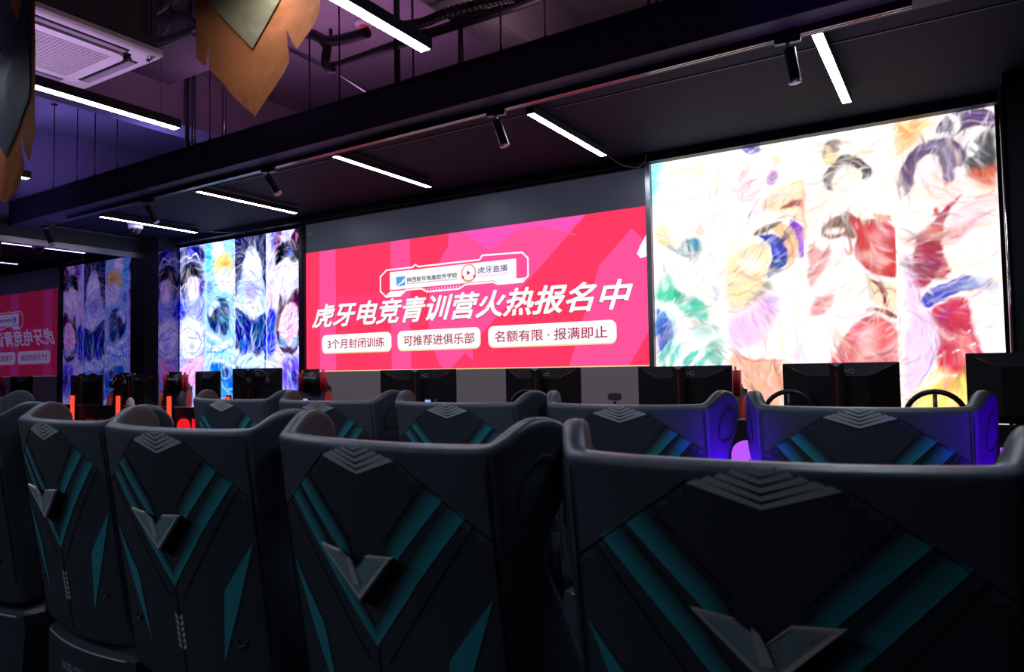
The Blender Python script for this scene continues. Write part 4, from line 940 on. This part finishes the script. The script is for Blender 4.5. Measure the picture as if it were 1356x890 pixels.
def decal(name, pts, m, parent, off=.0022, th=.0015, cuts=6, fade=None):
    """a quad/triangle strip hugging the shell: pts = two edge polylines of equal length"""
    A_, B_ = pts
    bm = bmesh.new(); rows = []
    K = 3
    for i in range(len(A_) - 1):
        for k in range(cuts + (1 if i == len(A_) - 2 else 0)):
            t_ = k / cuts
            a = (A_[i][0] + (A_[i + 1][0] - A_[i][0]) * t_, A_[i][1] + (A_[i + 1][1] - A_[i][1]) * t_)
            b = (B_[i][0] + (B_[i + 1][0] - B_[i][0]) * t_, B_[i][1] + (B_[i + 1][1] - B_[i][1]) * t_)
            rows.append([(a[0] + (b[0] - a[0]) * q / K, a[1] + (b[1] - a[1]) * q / K, q / K) for q in range(K + 1)])
    V = [[bm.verts.new(on_shell(x, z, off)) for x, z, q in r] for r in rows]
    lay = bm.loops.layers.color.new('fade') if fade else None
    for j in range(len(V) - 1):
        for q in range(K):
            try: f = bm.faces.new((V[j][q], V[j][q + 1], V[j + 1][q + 1], V[j + 1][q]))
            except ValueError: continue
            if lay:
                for lp, qq in zip(f.loops, (q, q + 1, q + 1, q)): lp[lay] = (qq / K,) * 3 + (1,)
    bmesh.ops.remove_doubles(bm, verts=bm.verts, dist=1e-5)
    return fin(name, bm, m, parent, True)
mf = mat('fading_teal_print', (.02, .15, .19), .5)
nt = mf.node_tree; vc = nt.nodes.new('ShaderNodeVertexColor'); vc.layer_name = 'fade'
mx = nt.nodes.new('ShaderNodeMixRGB'); mx.inputs[1].default_value = (.055, .60, .76, 1); mx.inputs[2].default_value = (.035, .045, .055, 1)
pw = nt.nodes.new('ShaderNodeMath'); pw.operation = 'POWER'; pw.inputs[1].default_value = .5
nt.links.new(vc.outputs['Color'], pw.inputs[0]); nt.links.new(pw.outputs[0], mx.inputs[0]); nt.links.new(mx.outputs[0], nt.nodes['Principled BSDF'].inputs['Base Color'])
def mirrored(pts, s): return [(s * x, z) for x, z in pts]
def line_decal(name, pts, w_, m, parent, off=.003):
    """thin raised stitched seam following the shell"""
    path = []
    for a, b in zip(pts, pts[1:]):
        for k in range(8): path.append((a[0] + (b[0] - a[0]) * k / 8, a[1] + (b[1] - a[1]) * k / 8))
    path.append(pts[-1])
    return tube(name, [on_shell(x, z, off - w_ * .5) for x, z in path], w_, m, parent, 6)

def make_chair():
    root = empty('spectator_chair')
    sh = build_shell(); sh.parent = root; sh.name = 'back_shell'
    A = lambda r: r + 1.45
    # chevron stack
    for k in range(5):
        hw = .118 * (1 - k / 5.2); za = 1.221 + k * .0135; ze = za + .036 * (1 - k / 5.2)
        pts = [(-hw, ze), (0, za), (hw, ze)]
        decal('chevron', ([(x, z) for x, z in pts], [(x * .84, z + .0078) for x, z in pts]), M['silver'], root, .0022)
    # fading teal bands
    for s in (-1, 1):
        o_edge = mirrored([(.284, 1.150), (.135, .985), (.112, .955), (.0, .826)], s)
        i_edge = mirrored([(.240, 1.173), (.098, 1.008), (.076, .972), (.0, .875)], s)
        decal('teal_band', (o_edge, i_edge), mf, root, .0022, fade=True)
        o_edge = mirrored([(.235, 1.1825), (.100, 1.045), (.075, 1.010)], s)
        i_edge = mirrored([(.190, 1.205), (.066, 1.068), (.052, 1.036)], s)
        decal('teal_band', (o_edge, i_edge), mf, root, .0022, fade=True)
        # long teal blade
        decal('teal_blade', (mirrored([(.325, .985), (.205, .835), (.172, .620)], s), mirrored([(.325, .985), (.252, .80), (.172, .620)], s)), M['cyan'], root, .0024)
        # seams
        line_decal('seam', mirrored([(.118, 1.262), (.335, 1.105)], s), .0014, M['seam'], root)
        line_decal('seam', mirrored([(.19, 1.215), (.055, 1.07)], s), .0011, M['seam'], root)
        line_decal('seam', mirrored([(.338, 1.27), (.338, 1.0), (.335, .60)], s), .0020, M['seam'], root)
        line_decal('seam', mirrored([(.30, 1.135), (.03, .79)], s), .0011, M['seam'], root)
        # drop-shaped pull
        path = [on_shell(s * .245 + .018 * math.cos(a), .70 + (.030 if math.sin(a) > 0 else .020) * math.sin(a), .004) for a in [PI + k * PI / 8 for k in range(9)]]
        tube('crescent_grip', path, [.001] + [.004] * 7 + [.001], M['hood'], root, 6)
    line_decal('seam', [(0, .82), (0, .52)], .0016, M['seam'], root)
    # small ladder print
    bm = bmesh.new()
    for i in range(6):
        for s in (-1, 1):
            x = .0 + s * .011; z = .735 - i * .018
            q = [(x - .007 * s, z), (x + .007 * s, z + .008), (x + .007 * s, z - .004), (x - .007 * s, z - .012)]
            bm.faces.new([bm.verts.new(on_shell(a, b, .003)) for a, b in q])
    fin('ladder_print', bm, M['silver'], root)
    # V badge: black wedge body, metal rim, teal inlay
    out = [(-.117, 1.062), (-.048, 1.054), (0, 1.018), (.040, 1.054), (.117, 1.058), (.003, .945)]
    def bmap(dz):
        def g(u, v, d):
            p = on_shell(u * (1 - (d < .01) * .12), v - (d < .01) * dz, 0); n = Vector((0, -1, -.12)).normalized()
            return p + n * d
        return g
    badge = empty('badge'); badge.parent = root
    bm = bmesh.new(); prism(bm, out, bmap(.030), .0, .032); fin('badge_body', bm, M['black'], badge)
    # rim
    cxm = [(x * .80 + 0, (z - 1.02) * .76 + 1.019) for x, z in out]
    bm = bmesh.new(); n = len(out)
    A0 = [bm.verts.new(bmap(0)(u, v, .0325)) for u, v in out]; A1 = [bm.verts.new(bmap(0)(u * .95, 1.02 + (v - 1.02) * .94, .040)) for u, v in out]
    A2 = [bm.verts.new(bmap(0)(u, v, .038)) for u, v in cxm]
    for i in range(n):
        j = (i + 1) % n
        bm.faces.new((A0[i], A0[j], A1[j], A1[i])); bm.faces.new((A1[i], A1[j], A2[j], A2[i]))
    fin('badge_rim', bm, M['metal'], badge)
    bm = bmesh.new(); prism(bm, cxm, bmap(0), .033, .0375); fin('badge_inlay', bm, M['badge_glass'], badge)
    bm = bmesh.new()
    prism(bm, [(-.020, 1.045), (-.008, 1.036), (.004, 1.010), (.012, .985), (-.010, .985)], bmap(0), .036, .042)
    fin('badge_facet', bm, M['metal'], badge)
    # wing detail: round speaker ring on each outer side
    for s in (-1, 1):
        c = shell_point(s * .83, .83); pth = []
        for k in range(25):
            a = 2 * PI * k / 24
            w = .83 + .105 * math.cos(a); tt = .83 + .075 * math.sin(a)
            p = shell_point(s * w, tt); pth.append(p + Vector((s * .0025, -.001, 0)))
        tube('speaker_ring', pth, .0018, M['seam'], root, 5)
    # inner padding, headrest, seat, arms, base
    bm = bmesh.new(); vs = addbox(bm, (0, .215, .84), (.50, .10, .80), .04, Matrix.Rotation(-.15, 3, 'X').to_3x3() if False else None, 4)
    for v in bm.verts: v.co.y += .15 * (TZ - v.co.z) - .06
    fin('inner_cushion', bm, M['inner'], root, True)
    bm = bmesh.new(); addbox(bm, (0, .155, 1.185), (.38, .08, .18), .035, None, 4)
    for v in bm.verts: v.co.y += .30 * v.co.x ** 2
    hp = fin('headrest_pillow', bm, M['inner'], root, True)
    tube('pillow_piping', [(x / 10, .155 + .3 * (x / 10) ** 2, 1.272) for x in range(-1, 2)], .005, M['cyan'], hp, 6)
    bm = bmesh.new(); addbox(bm, (0, .47, .46), (.54, .52, .13), .05, None, 4)
    for v in bm.verts: v.co.z += .06 * max(0, v.co.y - .5)
    fin('seat', bm, M['inner'], root, True)
    for s in (-1, 1):
        bm = bmesh.new(); addbox(bm, (s * .355, .50, .54), (.11, .50, .34), .04, None, 3)
        fin('arm', bm, M['leather'], root, True)
        bm = bmesh.new(); addbox(bm, (s * .355, .52, .715), (.085, .40, .03), .012, None, 2); fin('arm_trim', bm, M['cyan'], root, True)
    # lower back box
    bm = bmesh.new(); pts = []
    N = 12; rows = []
    for z in (.10, .14, .40, .455, .47):
        sh_ = {.10: .30, .14: .33, .40: .35, .455: .34, .47: .31}[z]
        row = []
        for i in range(N + 1):
            x = -sh_ + 2 * sh_ * i / N; row.append(bm.verts.new((x, .125 + .37 * x * x + (.02 if z in (.10, .47) else 0), z)))
        row.append(bm.verts.new((sh_, .72, z))); row.append(bm.verts.new((-sh_, .72, z)))
        rows.append(row)
    for a, b in zip(rows, rows[1:]):
        for i in range(len(a)): bm.faces.new((a[i], a[(i + 1) % len(a)], b[(i + 1) % len(a)], b[i]))
    bm.faces.new(rows[0][::-1]); bm.faces.new(rows[-1])
    lb = fin('seat_base', bm, M['leather'], root, False)
    text_mesh('lettering', 'GOD OF W', -.13, .352, .10, .380, 0, M['greytext'], lb, bold=.012, shape=lambda X, Z: Vector((X, .1225 + .37 * X * X, Z)))
    tube('base_piping', [(x / 20, .1235 + .37 * (x / 20) ** 2, .452) for x in range(-6, 7)], .0035, M['silver'], lb, 6)
    tube('pedestal', [(0, .42, 0), (0, .42, .02), (0, .42, .025), (0, .42, .11)], [.26, .26, .08, .08], M['black'], root, 24)
    return root
GR, GB = 'front row spectator chairs', 'second row spectator chairs'
seats = [
    (-.272, 1.171, .079, 'nearest dark teal spectator chair at lower right, badge cut by the frame', GR),
    (-1.150, 1.186, -.092, 'dark teal spectator chair in the front row, just left of the nearest one', GR),
    (-1.992, 1.246, .009, 'dark teal spectator chair, third from the right in the front row', GR),
    (-2.811, 1.331, -.072, 'front row spectator chair showing the lettering on its base, second from the left edge', GR),
    (-3.68, 1.36, -.03, 'front row spectator chair cut off by the left edge of the frame', GR),
    (-.302, 2.767, .053, 'second row chair in front of the right monitors, blue light on its right wing', GB),
    (-1.187, 2.741, .042, 'second row chair beside the purple sign, blue light on its right wing', GB),
    (-2.052, 2.726, .023, 'middle second row chair below the right end of the centre screen', GB),
    (-2.93, 2.75, .024, 'second row chair below the left half of the centre screen', GB),
    (-3.79, 2.79, -.009, 'leftmost full second row chair beside the aisle, below the left portrait screen', GB),
    (-6.62, 2.62, 0, 'spectator chair across the aisle, only its wing showing at the left edge', GB),
]
proto = make_chair()
for i, (x, y, a, lb, g) in enumerate(seats):
    o = proto if i == 0 else copy_tree(proto)
    o.location = (x, y, 0); o.rotation_euler = (0, 0, a); tag(o, lb, 'chair', g)

# ------------------------------------------------------------------ stage desks
DZ = .96; FY = 4.29
dk = [-8.83 + .9 * k for k in range(12)]
def desk(x, wd, label, g):
    t = empty('stage_desk', (x, 0, .2), 0, label, 'desk', g)
    box('front_panel', (0, FY + .012, .46), (wd, .024, .915), M['black2'], t, .003)
    box('desk_top', (0, FY + .25, DZ - .2 - .015), (wd, .45, .03), M['black'], t, .004)
    box('top_rail', (0, FY + .010, .925), (wd, .04, .012), M['alu'], t, .002)
    for s in (-1, 1): box('side_panel', (s * (wd / 2 - .012), FY + .25, .37), (.024, .42, .73), M['black2'], t)
    return t
dl = {}
for k, x in enumerate(dk):
    wd = .89
    if k == 0: x, wd = x + .03, .82
    side = 'left of the centre screen' if x < -6.6 else ('under the centre screen' if x < -2.1 else 'under the right portrait screen')
    n_ = ('first', 'second', 'third', 'fourth', 'fifth', 'sixth', 'seventh', 'eighth', 'ninth', 'tenth', 'eleventh', 'twelfth')[k]
    dl[k] = desk(x, wd, 'black stage desk, %s from the mirrored wall, %s' % (n_, side), 'black stage desks')
def sign(name, pts, k, m):
    o = dl[k]; x = o.location.x
    p = plate(name, [(a - x, b - .2) for a, b in pts], FY - .012, .012, m, o); return p
def c_shape(x, z1, w_, h_, th):
    out = rrect(x, z1 - h_, x + w_, z1, .09, 6)
    return out
def arch(x, z1, w_, h_, th, r=.085):
    o = [(x, z1 - h_)]
    for k in range(7):
        a = PI - PI / 2 * k / 6; o.append((x + r + r * math.cos(a), z1 - r + r * math.sin(a)))
    for k in range(7):
        a = PI / 2 - PI / 2 * k / 6; o.append((x + w_ - r + r * math.cos(a), z1 - r + r * math.sin(a)))
    o += [(x + w_, z1 - h_), (x + w_ - th, z1 - h_)]
    r2 = .04
    for k in range(5):
        a = PI / 2 * k / 4; o.append((x + w_ - th - r2 + r2 * math.cos(a), z1 - th - r2 + r2 * math.sin(a)))
    for k in range(5):
        a = PI / 2 + PI / 2 * k / 4; o.append((x + th + r2 + r2 * math.cos(a), z1 - th - r2 + r2 * math.sin(a)))
    o.append((x + th, z1 - h_)); return o
def near(x): return min(dl, key=lambda k: abs(dl[k].location.x - x))
sign('lit_letter', arch(-1.150, 1.010, .27, .40, .09), near(-1.0), M['purple'])
sign('lit_letter', rect(.155, .70, .30, 1.020), near(.2), M['purple'])
sign('lit_letter', arch(-6.47, 1.020, .20, .36, .07), near(-6.3), M['redlit'])
sign('lit_letter', rect(-6.235, .66, -6.14, 1.02), near(-6.15), M['redlit'])
for i, x in enumerate((-8.1, -7.85, -7.62, -7.3, -7.05, -6.85)):
    sign('dim_letter', rect(x, .80, x + .15, .985), near(x), M['reddim'])
for i, (x, lb) in enumerate(((-8.33, 'orange red light post at the left desks, leftmost of the row'), (-7.44, 'orange red light post between the two left monitors'),
                             (-6.56, 'tall orange red light post beside the red lit letter'), (-5.68, 'orange red light post mostly hidden behind the second row chair'))):
    t = empty('light_post', (x, FY - .035, .2), 0, lb, 'light post', 'orange light posts')
    box('lit_tube', (0, 0, .52), (.055, .02, 1.03), M['postlit'], t, .004)
    box('post_back', (0, .016, .525), (.062, .012, 1.05), M['black'], t)

# ------------------------------------------------------------------ monitors
def make_monitor():
    t = empty('gaming_monitor')
    W_, H_ = .612, .365
    bm = bmesh.new(); addbox(bm, (0, 0, -H_ / 2), (W_, .018, H_), .003); fin('bezel', bm, M['black'], t)
    # tapered back shell with a raised trapezoid top
    bm = bmesh.new()
    a = [(-.300, -.004), (.300, -.004), (.300, -.361), (-.300, -.361)]
    b = [(-.155, -.075), (.155, -.075), (.155, -.32), (-.155, -.32)]
    A_ = [bm.verts.new((x, -.009, z)) for x, z in a]; B_ = [bm.verts.new((x, -.050, z)) for x, z in b]
    for i in range(4): bm.faces.new((A_[i], A_[(i + 1) % 4], B_[(i + 1) % 4], B_[i]))
    bm.faces.new(B_)
    fin('rear_shell', bm, M['black'], t)
    for s in (-1, 1):
        p0 = Vector((s * .255, -.0225, -.026)); p1 = Vector((s * .160, -.0505, -.073))
        tube('red_line', [p0 + Vector((0, -.001, 0)), p1 + Vector((0, -.001, 0))], .0022, M['redline'], t, 6)
    # stand
    st = box('stand_column', (0, -.085, -.235), (.075, .045, .47), M['black'], t, .004)
    box('stand_red_line', (0, -.1085, -.25), (.005, .003, .40), M['redline'], st)
    bm = bmesh.new(); prism(bm, [(-.038, 0), (.038, 0), (0, -.022)], lambda u, v, d: (u, d, v), -.1095, -.106); fin('stand_cap', bm, M['greytext'], st)
    box('mount_block', (0, -.06, -.17), (.10, .03, .10), M['black'], t, .005)
    text_mesh('lettering', 'AOC', -.035, -.058, .085, -.034, -.052, M['text'], t, bold=.02)
    bm = bmesh.new(); addbox(bm, (0, -.06, -.486 + .010), (.26, .20, .014), .004); fin('stand_foot', bm, M['black'], t)
    box('display', (0, .0100, -H_ / 2), (.595, .002, .345), M['black2'], t)
    return t
mons = [
    (.335, 4.50, 1.487, 0, 'black monitor at the far right edge, seen from behind', 0),
    (-.585, 4.50, 1.449, 0, 'black monitor with red lines in front of the right screen, left of the steering wheel', 0),
    (-1.495, 4.50, 1.445, 0, 'black monitor covering the joint of the centre and right screens', 0),
    (-2.525, 4.50, 1.449, 0, 'black monitor under the right part of the centre screen', 0),
    (-3.655, 4.50, 1.452, .45, 'black monitor turned aside under the middle of the centre screen', 0),
    (-5.575, 4.50, 1.490, .10, 'black monitor with a headset hanging on it, before the left portrait screen', 0),
    (-6.335, 4.52, 1.472, -.25, 'tilted black monitor at the foot of the left portrait screen', .18),
    (-7.50, 4.50, 1.452, .15, 'black monitor between two orange light posts at the left', 0),
    (-8.50, 4.50, 1.455, .05, 'black monitor nearest the mirrored wall', 0),
]
pm = make_monitor()
for i, (x, y, z, a, lb, roll) in enumerate(mons):
    o = pm if i == 0 else copy_tree(pm)
    o.location = (x, y, z); o.rotation_euler = (0, 0, a); tag(o, lb, 'monitor', 'gaming monitors')
# a riser shelf under the stands so that every foot rests on something
for i, (x, y, z, a, lb, roll) in enumerate(mons):
    h = z - .483 - DZ
    if h > .004:
        s = box('monitor_riser', (x, y - .06, DZ + h / 2), (.30, .22, h), M['black']); tag(s, 'low black riser under the ' + lb.split(',')[0].replace('black ', ''), 'riser')

# headphones, steering wheels, small desk things
def headset(loc, rz, lb):
    t = empty('headset', loc, rz, lb, 'headset')
    tube('headband', [(.085 * math.cos(a), 0, .085 * math.sin(a)) for a in [PI * k / 12 for k in range(13)]], .010, M['black'], t)
    for s in (-1, 1):
        tube('ear_cup', [(s * .070, 0, -.02), (s * .105, 0, -.02)], .042, M['black'], t, 18)
headset((-5.47, 4.435, 1.38), .5, 'black headset hanging on the back of a monitor before the left screen')
headset((-7.70, 4.415, 1.37), .15, 'black headset hanging on the monitor between the left light posts')
def wheel(loc, rz, lb, r=.14):
    t = empty('steering_wheel', loc, rz, lb, 'steering wheel', 'racing wheels on the stage desks')
    tube('rim', [(r * math.cos(2 * PI * k / 28), 0, r * math.sin(2 * PI * k / 28)) for k in range(29)], .014, M['black'], t, 10)
    tube('hub', [(0, -.02, 0), (0, .02, 0)], .045, M['black'], t, 18)
    for a in (PI / 2, PI + .3, -.3):
        tube('spoke', [(0, 0, 0), (r * math.cos(a), 0, r * math.sin(a))], .011, M['alu' if a == PI / 2 else 'black'], t, 6)
    box('wheel_base', (0, .10, -.05), (.16, .16, loc[2] * 0 + .14), M['black'], t, .015)
    box('clamp_foot', (0, .10, -(loc[2] - DZ) / 2 - .06), (.10, .12, (loc[2] - DZ) - .12), M['black'], t, .005)
wheel((-.115, 4.40, 1.150), 0, 'steering wheel between the two rightmost monitors')
wheel((-.835, 4.36, 1.150), 0, 'steering wheel left of the monitor before the right screen')
wheel((-2.56, 4.34, 1.150), 0, 'steering wheel under the monitor at the centre screen right part')
def small(x, y, z, lb, lit):
    t = empty('desk_display', (x, y, z), 0, lb, 'display')
    box('casing', (0, 0, .035), (.10, .03, .07), M['black'], t, .004); box('lit_face', (-.01, -.017, .045), (.05, .004, .035), M[lit], t)
small(-4.72, 4.33, DZ + .20, 'small pale blue lit display in front of the red headrest chair', 'bluescreen')
small(-3.42, 4.30 + .05, DZ + .20, 'small pale blue lit display at the foot of the turned monitor', 'bluescreen')
for x in (-4.72, -3.42):
    s = box('display_stand', (x, 4.36, DZ + .10), (.05, .03, .20), M['black']); tag(s, 'slim black stand under the small blue display ' + ('by the headrest chair' if x < -4 else 'by the turned monitor'), 'stand')
t = empty('webcam', (-1.95, 4.45, DZ), 0, 'small webcam on a stalk beside the monitor under the centre screen', 'camera')
tube('stalk', [(0, 0, 0), (0, 0, .26)], .012, M['black'], t, 10); box('camera_body', (0, 0, .29), (.10, .03, .05), M['alu'], t, .01)
t = empty('desk_lamp_bar', (.40, 4.34, DZ), 0, 'warm lit lamp bar under the monitor at the right edge', 'lamp')
box('lamp_body', (0, 0, .08), (.26, .04, .16), M['black'], t, .004); box('lit_bar', (-.05, -.022, .150 + .0), (.09, .004, .028), M['warm'], t); box('lit_bar', (.03, -.022, .150), (.02, .004, .028), M['warm'], t)
t = empty('desk_ornament', (-7.36, 4.34, DZ + .0), 0, 'small white desk ornament between the left monitors', 'ornament')
bm = bmesh.new(); bmesh.ops.create_uvsphere(bm, u_segments=14, v_segments=10, radius=.05)
for v in bm.verts: v.co = Vector((v.co.x, v.co.y * .8, v.co.z * 1.5 + .18))
fin('ornament_body', bm, M['white'], t, True); box('ornament_stand', (0, 0, .055), (.05, .05, .11), M['black'], t)

# ------------------------------------------------------------------ racing chairs behind the desks, facing the room
def make_racer():
    t = empty('racing_chair')
    bm = bmesh.new(); addbox(bm, (0, 0, .905), (.46, .10, .80), .04, None, 3)
    for v in bm.verts:
        k = (v.co.z - .5) / .8; v.co.x *= 1.08 - .42 * max(0, k - .45) ; v.co.y += .14 * k
    fin('backrest', bm, M['black'], t, True)
    for s in (-1, 1):
        bm = bmesh.new(); addbox(bm, (s * .225, -.035, .90), (.07, .11, .62), .03, None, 3)
        for v in bm.verts:
            k = (v.co.z - .5) / .8; v.co.x -= s * .075 * max(0, k - .45) ; v.co.y += .14 * k
        fin('side_bolster', bm, M['red'], t, True)
    bm = bmesh.new(); addbox(bm, (0, .085, 1.328), (.25, .12, .29), .045, None, 4); hp = fin('headrest', bm, M['black'], t, True)
    for s in (-1, 1):
        bm = bmesh.new(); addbox(bm, (s * .130, .090, 1.322), (.070, .112, .28), .034, None, 4); fin('headrest_side', bm, M['red'], t, True)
    text_mesh('lettering', 'AutoFull', -.075, 1.355, .075, 1.395, .0235, M['text'], hp, bold=.015, shear=.2)
    bm = bmesh.new(); addbox(bm, (0, -.28, .47), (.52, .52, .12), .045, None, 3); fin('seat', bm, M['black'], t, True)
    for s in (-1, 1):
        box('armrest', (s * .31, -.22, .68), (.08, .30, .03), M['black'], t, .01)
        box('arm_post', (s * .30, -.20, .56), (.03, .06, .22), M['black'], t)
    tube('gas_lift', [(0, -.25, .08), (0, -.25, .42)], .03, M['black'], t)
    for k in range(5):
        a = 2 * PI * k / 5
        tube('base_leg', [(0, -.25, .09), (.30 * math.cos(a), -.25 + .30 * math.sin(a), .06)], [.03, .02], M['black'], t, 8)
        tube('caster', [(.30 * math.cos(a) - .02, -.25 + .30 * math.sin(a), .03), (.30 * math.cos(a) + .02, -.25 + .30 * math.sin(a), .03)], .03, M['black'], t, 12)
    return t
pr = make_racer()
for i, (x, y, a, lb) in enumerate(((-5.77, 5.18, .2, 'black and red racing chair showing its headrest between the left and centre screens'),
                                   (-8.16, 5.2, .3, 'black and red racing chair behind the tall light post, before the mirrored column'),
                                   (-8.86, 4.98, .3, 'black and red racing chair nearest the mirrored wall'),
                                   (-1.55, 5.25, -.1, 'red edged racing chair mostly hidden behind a monitor at the right screen'))):
    o = pr if i == 0 else copy_tree(pr)
    o.location = (x, y + .12, .2); o.rotation_euler = (0, 0, a); o.scale = (1, .9, .868 if i < 3 else .845); tag(o, lb, 'chair', 'racing chairs behind the desks')
